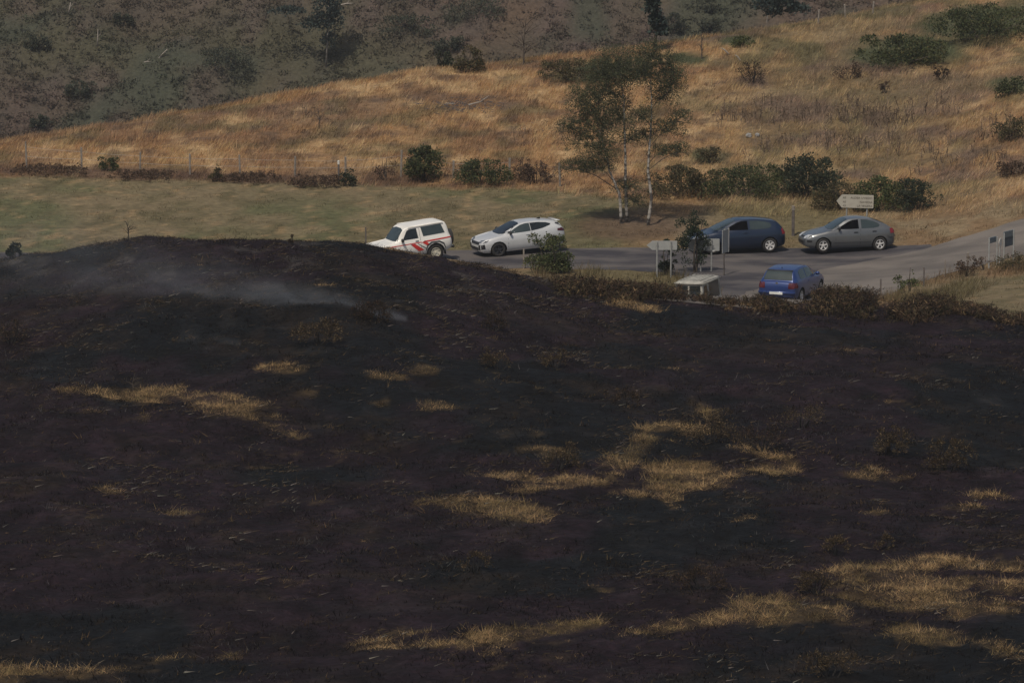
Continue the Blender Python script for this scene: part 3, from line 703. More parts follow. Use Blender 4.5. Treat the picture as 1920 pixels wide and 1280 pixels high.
SH = [
 # name, label, category, px, base y, top y, width, palette, leaves, leaf size, extra
 ('gorse_bush', 'dense dark green gorse bush standing up above the fence line', 'bush', 795, 342, 277, 88, 'gorse', 3200, .13, dict(Y=218.5, lobes=9)),
 ('low_shrub', 'brown leggy shrub leaning beside the dark gorse bush, on its left', 'shrub', 725, 338, 285, 44, 'brown', 420, .10, dict(Y=218.6, thin=.45)),
 ('low_shrub', 'low dark olive shrub right of the gorse bush, beneath the golden slope', 'shrub', 905, 360, 312, 120, 'gorse', 3000, .11, dict(Y=217.5, lobes=10)),
 ('low_shrub', 'brownish scrub by the last fence post, left of the birch trees', 'shrub', 1005, 360, 318, 100, 'brown', 1500, .11, dict(Y=218, thin=.4)),
 ('low_shrub', 'small dark bush at the foot of the white capped post', 'shrub', 647, 352, 322, 40, 'dark', 700, .10, dict(Y=217)),
 ('low_shrub', 'dark heather mound along the meadow edge left of the small dark bush', 'shrub', 600, 353, 335, 130, 'brown', 1500, .10, dict(Y=217.2)),
 ('low_shrub', 'small round green bush between the second and third fence posts from the left', 'shrub', 204, 312, 288, 40, 'gorse', 700, .10, dict(Y=220)),
 ('low_shrub', 'small upright dark shrub at the meadow edge below the fence', 'shrub', 405, 340, 306, 24, 'olive', 420, .10, dict(Y=218)),
 ('low_shrub', 'long low brown heather mound at the far left meadow edge', 'shrub', 95, 330, 318, 170, 'brown', 1700, .10, dict(Y=219.3)),
 ('low_shrub', 'low brown heather mound below the third fence post from the left', 'shrub', 270, 336, 322, 150, 'brown', 1500, .10, dict(Y=218.6)),
 ('low_shrub', 'dark brown heather mound right of the upright meadow shrub', 'shrub', 465, 344, 328, 140, 'brown', 1500, .10, dict(Y=218.2)),
 ('hedge_shrub', 'dark green scrub right behind the birch trunks', 'shrub', 1285, 374, 318, 170, 'olive', 3600, .12, dict(Y=213, lobes=10)),
 ('hedge_shrub', 'green brown scrub behind the dark blue hatchback roof', 'shrub', 1400, 378, 320, 200, 'gorse', 4600, .12, dict(Y=213, lobes=11)),
 ('hedge_shrub', 'dark tall bush behind the thick wooden post', 'shrub', 1515, 386, 304, 120, 'dark', 3600, .13, dict(Y=212.5, lobes=9)),
 ('hedge_shrub', 'mid green bush behind the white direction sign', 'shrub', 1650, 402, 340, 150, 'green', 3800, .12, dict(Y=209, lobes=9)),
 ('hedge_shrub', 'dark thicket to the right of the direction sign', 'shrub', 1720, 410, 352, 84, 'dark', 2200, .11, dict(Y=208, lobes=7)),
 ('hedge_shrub', 'low green scrub left of the direction sign, above the dry grass', 'shrub', 1580, 398, 350, 110, 'olive', 2000, .11, dict(Y=209.5)),
 ('roadside_bush', 'rounded green bush in front of the white hatchback rear', 'bush', 1030, 520, 446, 84, 'green', 3600, .10, dict(Y=193.3, lobes=10, thin=.2)),
 ('roadside_tree', 'dark evergreen sapling standing before the dark blue hatchback nose', 'tree', 1300, 505, 386, 62, 'sapling', 3400, .085, dict(Y=193.6, lobes=12, thin=.36, bare=.5, stems=3)),
 ('roadside_shrub', 'narrow dark shrub growing through the left arrow sign', 'shrub', 1250, 512, 444, 34, 'sapling', 1100, .09, dict(Y=192.6, thin=.3)),
 ('roadside_shrub', 'small green shrub by the right hand verge below the main road', 'shrub', 1702, 562, 512, 50, 'green', 800, .09, dict(Y=184, thin=.42)),
 ('roadside_shrub', 'dark shrub at the foot of the pale marker post', 'shrub', 1810, 532, 492, 42, 'brown', 700, .08, dict(Y=187.6)),
 ('roadside_shrub', 'thin grey brown weed clump left of the blue sign frames', 'shrub', 1845, 508, 478, 26, 'brown', 320, .07, dict(Y=189.8, thin=.45)),
 ('roadside_shrub', 'low dry brown shrub under the blue sign frames at the picture edge', 'shrub', 1900, 520, 488, 70, 'olive', 900, .08, dict(Y=188)),
 ('crest_bush', 'small dark bush on the far left end of the burnt crest', 'bush', 27, 488, 452, 28, 'teal', 700, .09, dict(Y=161)),
 ('bramble_patch', 'broad dark green bramble thicket on the upper right slope', 'bush', 1690, 122, 66, 200, 'gorse', 3800, .15, dict(lobes=16)),
 ('bramble_patch', 'large dark green bramble mass in the top right corner', 'bush', 1845, 76, 8, 200, 'gorse', 3600, .15, dict(lobes=14)),
 ('bramble_patch', 'olive bramble strip on the ridge left of the birch crowns', 'bush', 1075, 150, 112, 150, 'olive', 2400, .13, dict(lobes=14)),
 ('bramble_patch', 'small bramble clump on the right edge of the dry slope', 'bush', 1895, 178, 145, 60, 'gorse', 1000, .12, dict()),
 ('ridge_bush', 'rounded olive bush on the ridge against the far hillside', 'bush', 880, 137, 84, 54, 'olive', 1500, .14, dict(thin=.35)),
 ('ridge_bush', 'dark low bush beside the olive ridge bush, on its left', 'bush', 832, 124, 88, 40, 'dark', 800, .14, dict(Y=250)),
 ('ridge_bush', 'green shrub on the ridge near the leaning white sticks', 'bush', 1392, 90, 68, 40, 'green', 700, .12, dict()),
 ('slope_shrub', 'green shrub on the dry slope right of the birch crowns', 'shrub', 1330, 306, 276, 56, 'olive', 900, .11, dict()),
 ('slope_shrub', 'olive brown bush at the right picture edge, halfway up the dry slope', 'shrub', 1895, 262, 220, 60, 'olive', 1000, .12, dict()),
 ('slope_shrub', 'dark shrub on the dry slope above the right road bend', 'shrub', 1895, 330, 304, 70, 'brown', 900, .11, dict()),
 ('slope_shrub', 'dark leggy shrub on the slope below the big bramble thicket', 'shrub', 1766, 150, 118, 30, 'char', 420, .10, dict(thin=.4)),
 ('slope_shrub', 'small dark shrub in the middle of the dry right slope', 'shrub', 1658, 176, 146, 22, 'brown', 360, .10, dict(thin=.4)),
 ('slope_shrub', 'grey brown shrub spreading across the dry slope below the ridge posts', 'shrub', 1590, 150, 118, 90, 'brown', 900, .10, dict(thin=.45)),
 ('slope_shrub', 'tall dead weed clump standing alone right of the birch crowns', 'shrub', 1412, 156, 112, 58, 'char', 900, .13, dict(spiky=True, thin=.3)),
 ('charred_bush', 'dark burnt bush just above the bright smoke source', 'bush', 705, 602, 566, 84, 'char', 1500, .10, dict(spiky=True)),
 ('charred_bush', 'singed brown bush left of the bright smoke source', 'bush', 597, 645, 598, 100, 'charolive', 1500, .10, dict(spiky=True)),
 ('charred_bush', 'small black burnt bush right of the smoke, midway across the slope', 'bush', 925, 622, 586, 46, 'char', 800, .09, dict(spiky=True)),
 ('charred_bush', 'brown singed bush below the black bush, left of centre', 'bush', 935, 692, 648, 60, 'charolive', 900, .09, dict(spiky=True, thin=.4)),
 ('charred_bush', 'singed brown bush below the line of brush hiding the white roofed vehicle', 'bush', 1040, 690, 648, 60, 'charolive', 900, .09, dict(spiky=True, thin=.4)),
 ('charred_bush', 'round singed bush, left of the pair on the right hand slope', 'bush', 1668, 850, 796, 80, 'charolive', 1500, .09, dict(spiky=True)),
 ('charred_bush', 'large round black bush, right of the pair on the right hand slope', 'bush', 1778, 882, 818, 92, 'charolive', 2000, .09, dict(spiky=True)),
 ('charred_bush', 'singed olive bush above the central straw streak', 'bush', 1330, 830, 768, 110, 'charolive', 1900, .09, dict(spiky=True, thin=.35)),
 ('charred_bush', 'dark singed bush right of the olive bush above the central straw', 'bush', 1430, 845, 786, 100, 'char', 1500, .09, dict(spiky=True, thin=.35)),
 ('charred_bush', 'straw tinged bush at the left end of the central straw streak', 'bush', 1045, 880, 828, 90, 'charolive', 1300, .09, dict(spiky=True, thin=.42)),
 ('charred_bush', 'small burnt bush above the straw streak, left of the olive bush', 'bush', 1170, 760, 722, 60, 'char', 700, .09, dict(spiky=True, thin=.4)),
 ('charred_bush', 'black twiggy bush just above the broad straw bank at lower right', 'bush', 1525, 1115, 1056, 70, 'charolive', 1300, .08, dict(spiky=True, thin=.35)),
 ('charred_bush', 'low singed bush above the twiggy one at lower right', 'bush', 1568, 1040, 1004, 60, 'charolive', 800, .08, dict(spiky=True, thin=.4)),
 ('charred_bush', 'small singed bush between the straw streaks on the right', 'bush', 1660, 1030, 1000, 34, 'charolive', 500, .08, dict(spiky=True)),
 ('charred_bush', 'dark olive bush at the bottom edge, below the broad straw bank', 'bush', 1560, 1270, 1215, 110, 'charolive', 1400, .08, dict(spiky=True, thin=.4)),
 ('charred_bush', 'burnt bush at the left picture edge beside the drifting smoke', 'bush', 20, 645, 600, 70, 'char', 900, .09, dict(spiky=True)),
 ('charred_bush', 'singed scrub clump on the right, above the round bushes', 'bush', 1500, 800, 752, 110, 'charolive', 1200, .08, dict(spiky=True, thin=.42)),
 ('charred_bush', 'low black scrub near the lower middle of the burnt slope', 'bush', 1310, 1105, 1062, 110, 'char', 1200, .08, dict(spiky=True, thin=.42)),
 ('charred_bush', 'faint brown scrub between the central and lower straw streaks', 'bush', 890, 1070, 1032, 70, 'charolive', 700, .08, dict(spiky=True, thin=.45)),
]
for nm, lb, ct, px, pb, pt, wp, pal, n, lf, kw in SH:
    shrub(nm, lb, ct, px, pb, pt, wp, pal, n, lf, **kw)

def birch(label, trunk, blobs, Y, n, pal, sparse=0.34):
    base = at(*trunk[0], Y); base.z = gz(base.x, Y)
    root = empty('birch_tree', base)
    P = [Vector((0, 0, -0.1))] + [at(px, py, Y) - base for px, py in trunk[1:]]
    top = len(P) - 1
    bm = bmesh.new()
    pts = []
    for i in range(len(P) - 1):
        for k in range(3):
            t = k / 3; p = P[i].lerp(P[i + 1], t)
            pts.append(p + Vector((random.uniform(-.015, .015), random.uniform(-.03, .03), 0)))
    pts.append(P[-1])
    rad = [0.075 * (1 - 0.88 * i / (len(pts) - 1)) + 0.006 for i in range(len(pts))]
    tube(bm, pts, rad, 8)
    link('trunk', bm_mesh('trunk', bm, True), M_birch, root)
    C, RR = [], []
    s = Y / CP / F
    for px, py, rx, ry, dep in blobs:
        bb = bmesh.new()
        c = at(px, py, Y + dep) - base
        C.append(c); RR.append((rx * s * 1.36, max(rx, ry) * s, ry * s * 1.36))
        # a limb from the trunk, rising from lower down
        zt = max(c.z - 0.25 - 0.5 * math.hypot(c.x, c.y) * 0.8, 1.0)
        k = min(range(len(pts)), key=lambda i: abs(pts[i].z - zt))
        a = pts[k]
        m1 = a.lerp(c, 0.5) + Vector((0, 0, 0.12))
        r0 = max(rad[k] * 0.42, 0.014)
        tube(bb, [a, m1, c], [r0, r0 * 0.65, r0 * 0.3], 5)
        for j in range(14):
            e = c + Vector((random.uniform(-1, 1) * RR[-1][0], random.uniform(-1, 1) * RR[-1][1], random.uniform(-.8, 1) * RR[-1][2]))
            st = m1.lerp(c, random.uniform(0.2, 1))
            tube(bb, [st, st.lerp(e, .5) + Vector((0, 0, .05)), e], [0.013, 0.009, 0.004], 4)
        link('limb', bm_mesh('limb', bb), BARK, root)
    link('crown', leaves_mesh('crown', C, RR, int(n * 3.6), 0.050, PAL[pal], up=-0.3, hollow=0.0, thin=sparse, tf=4.5), M_leaf, root)
    tag(root, label, 'tree')

m, t, b = new_mat('birch_bark')
b.inputs['Roughness'].default_value = 0.75
tc = t.nodes.new('ShaderNodeTexCoord'); mp = t.nodes.new('ShaderNodeMapping'); mp.inputs['Scale'].default_value = (1.6, 1.6, 3.6)
nz = t.nodes.new('ShaderNodeTexNoise'); nz.inputs['Scale'].default_value = 1.5; nz.inputs['Detail'].default_value = 5
rp = t.nodes.new('ShaderNodeValToRGB'); rp.color_ramp.elements[0].position = 0.44; rp.color_ramp.elements[0].color = (0.06, 0.05, 0.045, 1)
rp.color_ramp.elements[1].position = 0.54; rp.color_ramp.elements[1].color = (0.33, 0.30, 0.26, 1)
t.links.new(tc.outputs['Object'], mp.inputs['Vector']); t.links.new(mp.outputs['Vector'], nz.inputs['Vector']); t.links.new(nz.outputs['Fac'], rp.inputs['Fac']); t.links.new(rp.outputs['Color'], b.inputs['Base Color'])
M_birch = m
PAL['farteal'] = [(0.030, 0.044, 0.040), (0.058, 0.076, 0.066), (0.07, 0.08, 0.06)]
PAL['birch'] = [(0.052, 0.060, 0.034), (0.115, 0.118, 0.060), (0.16, 0.145, 0.075)]
PAL['birchdark'] = [(0.048, 0.058, 0.035), (0.105, 0.114, 0.060), (0.14, 0.135, 0.07)]
birch('birch tree with a bent trunk and low spreading branches, left of the three birches',
      [(1165, 404), (1162, 363), (1153, 343), (1142, 320), (1136, 285), (1120, 232)],
      [(1069, 239, 24, 13, 0), (1098, 224, 32, 24, .3), (1130, 235, 34, 36, -.2), (1100, 268, 36, 22, .2), (1124, 286, 36, 26, -.4), (1080, 314, 30, 13, .2), (1118, 312, 28, 14, 0),
       (1092, 190, 27, 30, .2), (1122, 186, 30, 34, -.3)], 206.0, 9500, 'birch', .33)
birch('slim white trunked birch tree in the middle of the three birches',
      [(1176, 405), (1173, 335), (1173, 291), (1170, 233), (1170, 190), (1160, 118)],
      [(1160, 122, 44, 30, 0), (1186, 148, 50, 28, .3), (1132, 140, 32, 26, -.3), (1160, 222, 24, 34, .3), (1150, 176, 30, 24, .2), (1186, 262, 22, 18, .3), (1176, 352, 26, 14, 0), (1190, 380, 18, 14, 0)], 206.2, 7500, 'birchdark', .31)
birch('white trunked birch tree standing right of the other two birches',
      [(1215, 408), (1221, 372), (1215, 320), (1218, 277), (1222, 219), (1221, 176), (1220, 92)],
      [(1222, 106, 30, 26, 0), (1252, 130, 30, 26, .3), (1208, 140, 36, 26, -.2), (1244, 184, 26, 28, .2), (1275, 222, 20, 15, 0), (1252, 245, 28, 18, .3), (1274, 283, 17, 14, -.2), (1246, 286, 28, 13, .2),
       (1204, 222, 18, 20, -.3), (1264, 158, 20, 24, 0), (1210, 254, 14, 12, .1)], 205.8, 8000, 'birchdark', .31)

def bare_tree(name, label, px, pyb, pyt, wpx, mat, Y=None, nb=9, r=0.03, cat='tree'):
    g = hit(px, pyb) if Y is None else Vector((at(px, pyb, Y).x, Y, gz(at(px, pyb, Y).x, Y)))
    s = g.y / CP / F; hg = (pyb - pyt) * s; w = wpx * s
    root = empty(name, g)
    rnd = random.Random(int(px))
    bm = bmesh.new(); tube(bm, [(0, 0, -.1), (rnd.uniform(-.05, .05) * w, 0, hg * .5), (rnd.uniform(-.1, .1) * w, 0, hg)], [r, r * .7, r * .25], 6)
    link('trunk', bm_mesh('trunk', bm), mat, root)
    bm = bmesh.new()
    for i in range(nb):
        z0 = hg * rnd.uniform(.15, .8); a = rnd.uniform(0, 6.28); l = w * .5 * rnd.uniform(.5, 1)
        e = Vector((math.cos(a) * l, math.sin(a) * l, z0 + hg * rnd.uniform(.05, .3)))
        tube(bm, [(0, 0, z0), Vector((0, 0, z0)).lerp(e, .5) + Vector((0, 0, .04)), e], [r * .5, r * .35, r * .15], 4)
        for j in range(3):
            q = Vector((0, 0, z0)).lerp(e, rnd.uniform(.4, 1))
            tube(bm, [q, q + Vector((rnd.uniform(-1, 1), rnd.uniform(-1, 1), rnd.uniform(.2, 1))) * w * .2], [r * .2, r * .1], 3)
    link('branches', bm_mesh('branches', bm), mat, root)
    tag(root, label, cat)
bare_tree('burnt_shrub', 'bare burnt shrub on the crest of the charred mound', 240, 444, 408, 40, CHARBARK, Y=159.5, r=.022, cat='shrub')
bare_tree('bare_tree', 'bare grey tree on the ridge against the hazy hillside', 982, 128, 40, 70, BARK, Y=246, nb=16, r=.05)
bare_tree('dead_bush', 'bare dead bush on the golden slope at left', 598, 242, 200, 30, BARK, r=.03, cat='bush')
bare_tree('burnt_seedling', 'charred straw coloured seedling in the left straw streak', 250, 732, 698, 44, BARK, r=.02, cat='shrub')
bare_tree('dead_stalk', 'tall dead stalk on the ridge left of the white sticks', 1316, 112, 64, 14, BARK, r=.04, nb=5, cat='stalk')
shrub('burnt_sapling', 'tiny charred sapling on the crest behind the mound top', 'shrub', 547, 444, 425, 12, 'char', 160, .05, Y=159.6, lobes=3, stems=3, thin=0)

def dead_stalks():
    L = []
    for cx, cy, rx, ry, n in [(1550, 225, 90, 18, 150), (1640, 228, 90, 18, 160), (1680, 280, 120, 20, 160), (1440, 222, 60, 20, 80), (1500, 280, 80, 14, 80), (1790, 310, 110, 22, 120),
                              (1370, 225, 40, 16, 70), (1420, 285, 30, 10, 40), (1720, 205, 120, 14, 90), (1880, 250, 60, 24, 60), (600, 215, 40, 14, 14), (1010, 258, 60, 14, 40)]:
        for i in range(n * 2 // 3):
            if i % 9 == 0: kx, ky = random.gauss(cx, rx * .6), random.gauss(cy, ry * .6)
            L.append((random.gauss(kx, 6), random.gauss(ky, 2.5)) if i % 9 < 6 else (random.gauss(cx, rx * .6), random.gauss(cy, ry * .6)))
    P = np.array([tuple(hit(a, b, 200, 300)) for a, b in L])
    n = len(P); parts = []
    c = np.array((0.110, 0.080, 0.056)) * rng.uniform(.6, 1.8, (n, 1))
    h = rng.uniform(.25, .8, n)
    D = np.stack([rng.normal(0, .12, n), rng.normal(0, .12, n), h], 1)
    parts.append(ribbons(P, D, 0 * D, rng.uniform(.02, .045, n), np.tile([1., 0, 0], (n, 1)), c, 2))
    for k in range(5):
        t = rng.uniform(.4, 1, n)[:, None]
        q = P + D * t; e = rnd_dirs(n, .6) * rng.uniform(.1, .25, (n, 1))
        parts.append(ribbons(q, e, 0 * e, rng.uniform(.03, .06, n), rnd_dirs(n), c, 1))
    V, Fc, T = merge(parts)
    tag(link('dead_weeds', npmesh('dead_weeds', V, Fc, T), M_twig), 'dark dead weed stalks standing in the dry grass of the right slope', 'weeds', kind='stuff')
dead_stalks()

def brush_line():
    """charred bracken along the burnt edge, right of the mound"""
    n = 5200
    px = rng.uniform(1050, 2100, n)
    x = (px - 960) / F * 163; Y = 161.3 + rng.normal(0, 1.1, n) + 0.8 * np.sin(px / 47)
    x = (px - 960) / F * (Y * CP + 4)
    z = height(x, Y)
    dens = fbm(px / 46.0, Y / 3.0, 101, 3) + 0.12 * (px < 1330) + 0.03 * (px > 1400)
    k = rng.random(n) < 0.75 * sm(0.34, 0.60, dens)
    k &= ~((px > 1255) & (px < 1365) & (rng.random(n) < 0.8))
    k &= ~((px > 1372) & (px < 1420) & (rng.random(n) < 0.8))
    x, Y, z, px, dens = x[k], Y[k], z[k], px[k], dens[k]; n = len(x)
    tall = 0.14 + 0.50 * sm(0.42, 0.74, dens) + 0.12 * (px > 1400)
    cA = lerp(np.array((0.014, 0.011, 0.011)) + np.zeros((n, 3)), np.array((0.090, 0.056, 0.032)), rng.random(n) ** 1.4)
    cA = np.where((rng.random(n) < .30)[:, None], np.array((0.046, 0.037, 0.020)), cA); cA = np.where((rng.random(n) < .07)[:, None], np.array((0.15, 0.10, 0.052)), cA)
    parts = []
    for r in range(5):
        a = rng.uniform(0, 6.28, n); l = tall * rng.uniform(.5, 1.1, n)
        P = np.stack([x + rng.normal(0, .12, n), Y + rng.normal(0, .12, n), z - .03], 1)
        ln = rng.uniform(.1, .75, n)
        D = np.stack([np.cos(a) * ln * l, np.sin(a) * ln * l, l], 1); B = np.stack([np.cos(a) * .3 * l, np.sin(a) * .3 * l, -.22 * l], 1)
        parts.append(ribbons(P, D, B, rng.uniform(.014, .028, n), rnd_dirs(n) * [1, 1, .1], jit(cA, .4), 2))
        for q in range(8):
            t = rng.uniform(.25, 1, n)[:, None]
            pt = P + D * t + B * t * t; e = rnd_dirs(n, .15) * rng.uniform(.08, .22, (n, 1))
            parts.append(ribbons(pt, e, 0 * e, rng.uniform(.018, .045, n), rnd_dirs(n), jit(cA, .5), 1))
    V, Fc, T = merge(parts)
    tag(link('charred_brush', npmesh('charred_brush', V, Fc, T), M_twig), 'line of charred bracken along the edge of the burnt ground before the road', 'brush', kind='stuff')
brush_line()

# ------------------------------------------------------------------ far hillside things
def conifer_like(name, label, px, pyb, pyt, wpx, Y, pal, n, lobes, trunk_px=None, mat=BARK):
    g = hit(px, pyb, 340) if Y is None else Vector((at(px, pyb, Y).x, Y, gz(at(px, pyb, Y).x, Y)))
    s = g.y / CP / F
    root = empty(name, g)
    bm = bmesh.new(); hg = (pyb - pyt) * s
    tube(bm, [(0, 0, -.3), (wpx * .06 * s, 0, hg * .45), (wpx * .1 * s, 0, hg * .9)], [.10, .075, .03], 7)
    link('trunk', bm_mesh('trunk', bm, True), mat, root)
    C = []; RR = []
    for cx, cy, rx, ry in lobes:
        c = at(cx, cy, g.y) - g
        C.append(c); RR.append((rx * s, rx * s, ry * s))
    link('crown', leaves_mesh('crown', C, RR, n, .22, PAL[pal], hollow=.2, thin=.3), M_leaf, root)
    tag(root, label, 'tree')
conifer_like('hillside_tree', 'dark blue green tree with pale trunk on the far hillside', 611, 128, 0, 60, None, 'farteal', 3600,
             [(612, 10, 26, 30), (605, 45, 28, 24), (628, 35, 20, 26), (585, 48, 24, 10), (540, 22, 36, 8), (615, 78, 16, 18), (620, -30, 30, 30)], mat=DEADWOOD)
conifer_like('ridge_tree', 'thin dark spruce on the ridge above the birch crowns', 1228, 78, -60, 40, 249, 'farteal', 1500,
             [(1224, 15, 14, 16), (1232, 40, 14, 14), (1236, 60, 16, 10), (1222, -10, 13, 18), (1226, -40, 10, 18)])
conifer_like('hillside_tree', 'dark round tree on the far slope left of the ridge posts', 1460, 44, -10, 60, 300, 'farteal', 1500,
             [(1440, 12, 28, 14), (1470, 6, 26, 16), (1495, 18, 22, 10), (1450, 26, 18, 8)])
def far_bush(label, px, py, w, h, pal='far'):
    shrub('hillside_bush', label, 'bush', px, py, py - h, w, 'far', 1300, .20, Y=None, thin=.36)
far_bush('dark bush on the far hillside behind the ridge bush', 842, 100, 60, 30)
far_bush('blue green bush on the far hillside right of the thin spruce', 1262, 66, 56, 40)
far_bush('small round dark bush on the orange far slope', 1334, 26, 22, 16)
far_bush('grey green bush on the far slope near the ridge stalk', 1330, 60, 44, 24)
far_bush('green bush low on the far left hillside', 75, 92, 60, 26, 'gorse')
far_bush('small green bush on the upper left hillside', 232, 46, 40, 20, 'gorse')
far_bush('dark bush just over the ridge at far left', 70, 242, 40, 26)
far_bush('dark bush on the hillside above the golden crest, left part', 150, 184, 60, 30, 'gorse')
far_bush('olive bush on the hillside above the middle of the golden crest', 420, 130, 120, 40, 'olive')
far_bush('olive thicket right of the pale trunked hillside tree', 760, 70, 130, 40, 'olive')
far_bush('dark thicket at the top of the far hillside, middle', 900, 40, 140, 40, 'gorse')

def dead_trunk(label, px, py, dx, dy, r=0.09):
    g = hit(px, py, 345)
    s = g.y / CP / F
    root = empty('dead_tree', g)
    bm = bmesh.new()
    e = Vector((dx * s, -abs(dx) * s * .3, dy * s))
    tube(bm, [(0, 0, -.1), e * .5 + Vector((.03, 0, .02)), e], [r, r * .8, r * .35], 7)
    link('stem', bm_mesh('stem', bm, True), DEADWOOD, root)
    bm = bmesh.new(); tube(bm, [e * .55, e * .55 + Vector((.25, 0, .22)), e * .55 + Vector((.35, 0, .5))], [r * .4, r * .25, r * .1], 5)
    link('branch_stub', bm_mesh('branch_stub', bm), DEADWOOD, root)
    tag(root, label, 'dead tree', 'bleached trunks on the far hillside')
dead_trunk('upright bleached trunk near the top left corner', 128, 27, 5, 22)
dead_trunk('slim bleached trunk below and right of the corner trunk', 182, 88, 2, 32, .07)
dead_trunk('leaning bleached log lying across the left hillside', 295, 112, 20, 20)
dead_trunk('short pale stick lying left of the leaning log', 264, 118, 20, 2, .06)
dead_trunk('pale fallen log at the top edge beside the hillside tree', 632, 10, 30, 4, .09)

# ------------------------------------------------------------------ fences, posts, signs
WOOD = plain('weathered_wood', (0.16, 0.135, 0.11), (0.26, 0.225, 0.19), 0.9, 5, bump=.3)
WIRE = plain('wire', (0.16, 0.15, 0.14), (0.10, 0.09, 0.08), 0.5, 3, metal=.6)
WHITE_P = plain('white_paint_worn', (0.50, 0.48, 0.43), (0.62, 0.60, 0.55), 0.6, 4)
GALV = plain('galvanised_steel', (0.24, 0.24, 0.23), (0.32, 0.32, 0.30), 0.55, 5, metal=.1)
def fence(label, posts, lean, wires=(0.45, 0.8)):
    ps = []
    for px, py, h, Y in posts:
        g = hit(px, py) if Y is None else Vector((at(px, py, Y).x, Y, gz(at(px, py, Y).x, Y)))
        ps.append((g, h))
    root = empty('wire_fence', ps[0][0])
    o = ps[0][0]
    tops = []
    for i, (g, h) in enumerate(ps):
        bm = bmesh.new()
        ta = random.uniform(-lean, lean)
        vs = box(bm, (0, 0, h / 2 - .15), (.09, .09, h + .3))
        bmesh.ops.bevel(bm, geom=bm.edges[:], offset=.015, segments=1, affect='EDGES')
        for v in bm.verts:
            if v.co.z > h * .8: v.co.x += random.uniform(-.012, .012); v.co.z += random.uniform(-.03, .03)
        p = link('post', bm_mesh('post', bm), WOOD, root)
        p.location = g - o; p.rotation_euler = (random.uniform(-lean, lean) * .5, ta, random.uniform(0, .6))
        tops.append((g - o, h, ta))
    for (a, h1, t1), (b2, h2, t2) in zip(tops[:-1], tops[1:]):
        for f in wires:
            bm = bmesh.new()
            A = a + Vector((math.sin(t1) * h1 * f, 0, h1 * f)); B = b2 + Vector((math.sin(t2) * h2 * f, 0, h2 * f))
            tube(bm, [A, (A + B) / 2 - Vector((0, 0, .03)), B], .006, 4)
            link('wire', bm_mesh('wire', bm), WIRE, root)
    tag(root, label, 'fence')
fence('old wire fence with grey wooden posts between the meadow and the golden slope',
      [(50, 306, 1.35, 220.4), (153, 308, 1.05, 220.2), (262, 307, 1.0, 220.0), (356, 313, 1.0, 219.8), (450, 320, 1.0, 219.6), (553, 326, 1.0, 219.5), (648, 332, .95, 219.4), (752, 340, 1.3, 219.3), (850, 342, .8, 219.2), (955, 352, 1.05, 218.6), (1050, 364, 1.15, 216.8)], .05)
fence('leaning pale posts of a wire fence along the ridge at upper right', [(1438, 44, 1.0, None), (1534, 46, .85, None), (1585, 36, .8, None), (1636, 26, .65, None)], .14)
fence('two grey posts of a wire fence in the scrub behind the cars', [(1486, 352, .75, 214.5), (1551, 360, .9, 214.5)], .06)

def post(name, label, px, pyb, h, Y, w=.1, mat=WOOD, cap=None, cat='post'):
    x = at(px, pyb, Y).x; g = Vector((x, Y, gz(x, Y)))
    root = empty(name, g)
    bm = bmesh.new(); box(bm, (0, 0, h / 2 - .1), (w, w, h + .2)); bmesh.ops.bevel(bm, geom=bm.edges[:], offset=w * .15, segments=1, affect='EDGES')
    link('shaft', bm_mesh('shaft', bm), mat, root)
    if cap:
        bm = bmesh.new(); box(bm, (0, 0, h + cap[0] / 2), (w * 1.15, w * 1.15, cap[0])); bmesh.ops.bevel(bm, geom=bm.edges[:], offset=w * .2, segments=1, affect='EDGES')
        link('cap', bm_mesh('cap', bm), cap[1], root)
    tag(root, label, cat)
DARKWOOD = plain('dark_wood', (0.07, 0.06, 0.055), (0.13, 0.11, 0.10), .9, 5)
post('wooden_post', 'thick dark wooden post with pale top between the dark blue and grey cars', 1487, 432, 1.15, 203.5, .13, DARKWOOD, (.22, WOOD))
post('fence_stake', 'post with a white cap standing in the hedge left of the gorse bush', 635, 345, .8, 218.3, .09, DARKWOOD, (.2, WHITE_P))
post('marker_post', 'slim whitish marker post on the near verge of the main road', 1772, 520, .75, 188.7, .05, WOOD, None)
post('marker_post', 'pale wooden post beside the dark shrub on the right verge', 1814, 520, .95, 188.2, .09, WOOD, None)
post('marker_post', 'thin dark stake on the verge right of the blue hatchback', 1651, 566, .75, 183.5, .06, DARKWOOD, None)
post('marker_post', 'thin dark stake right of the small green verge shrub', 1732, 546, .8, 185.5, .06, DARKWOOD, None)
post('marker_post', 'slim pale post standing before the white hatchback sill', 982, 498, .85, 194.8, .07, WOOD, None)
post('marker_post', 'thin grey stake rising behind the burnt mound left of the off-roader', 686, 470, 1.3, 200.0, .06, DARKWOOD, None)

SIGNW = plain('sign_face_white', (0.36, 0.33, 0.27), (0.42, 0.39, 0.32), .6, 3)
SIGNB = plain('sign_back_grey', (0.30, 0.305, 0.29), (0.38, 0.38, 0.36), .55, 4, metal=.2)
SIGNK = plain('sign_print', (0.055, 0.045, 0.035), (0.085, 0.07, 0.05), .7, 30)
BLUESIGN = plain('sign_back_blue', (0.045, 0.066, 0.090), (0.070, 0.092, 0.118), .5, 3)
BLUELIGHT = plain('sign_back_light', (0.115, 0.145, 0.165), (0.16, 0.185, 0.20), .5, 3)

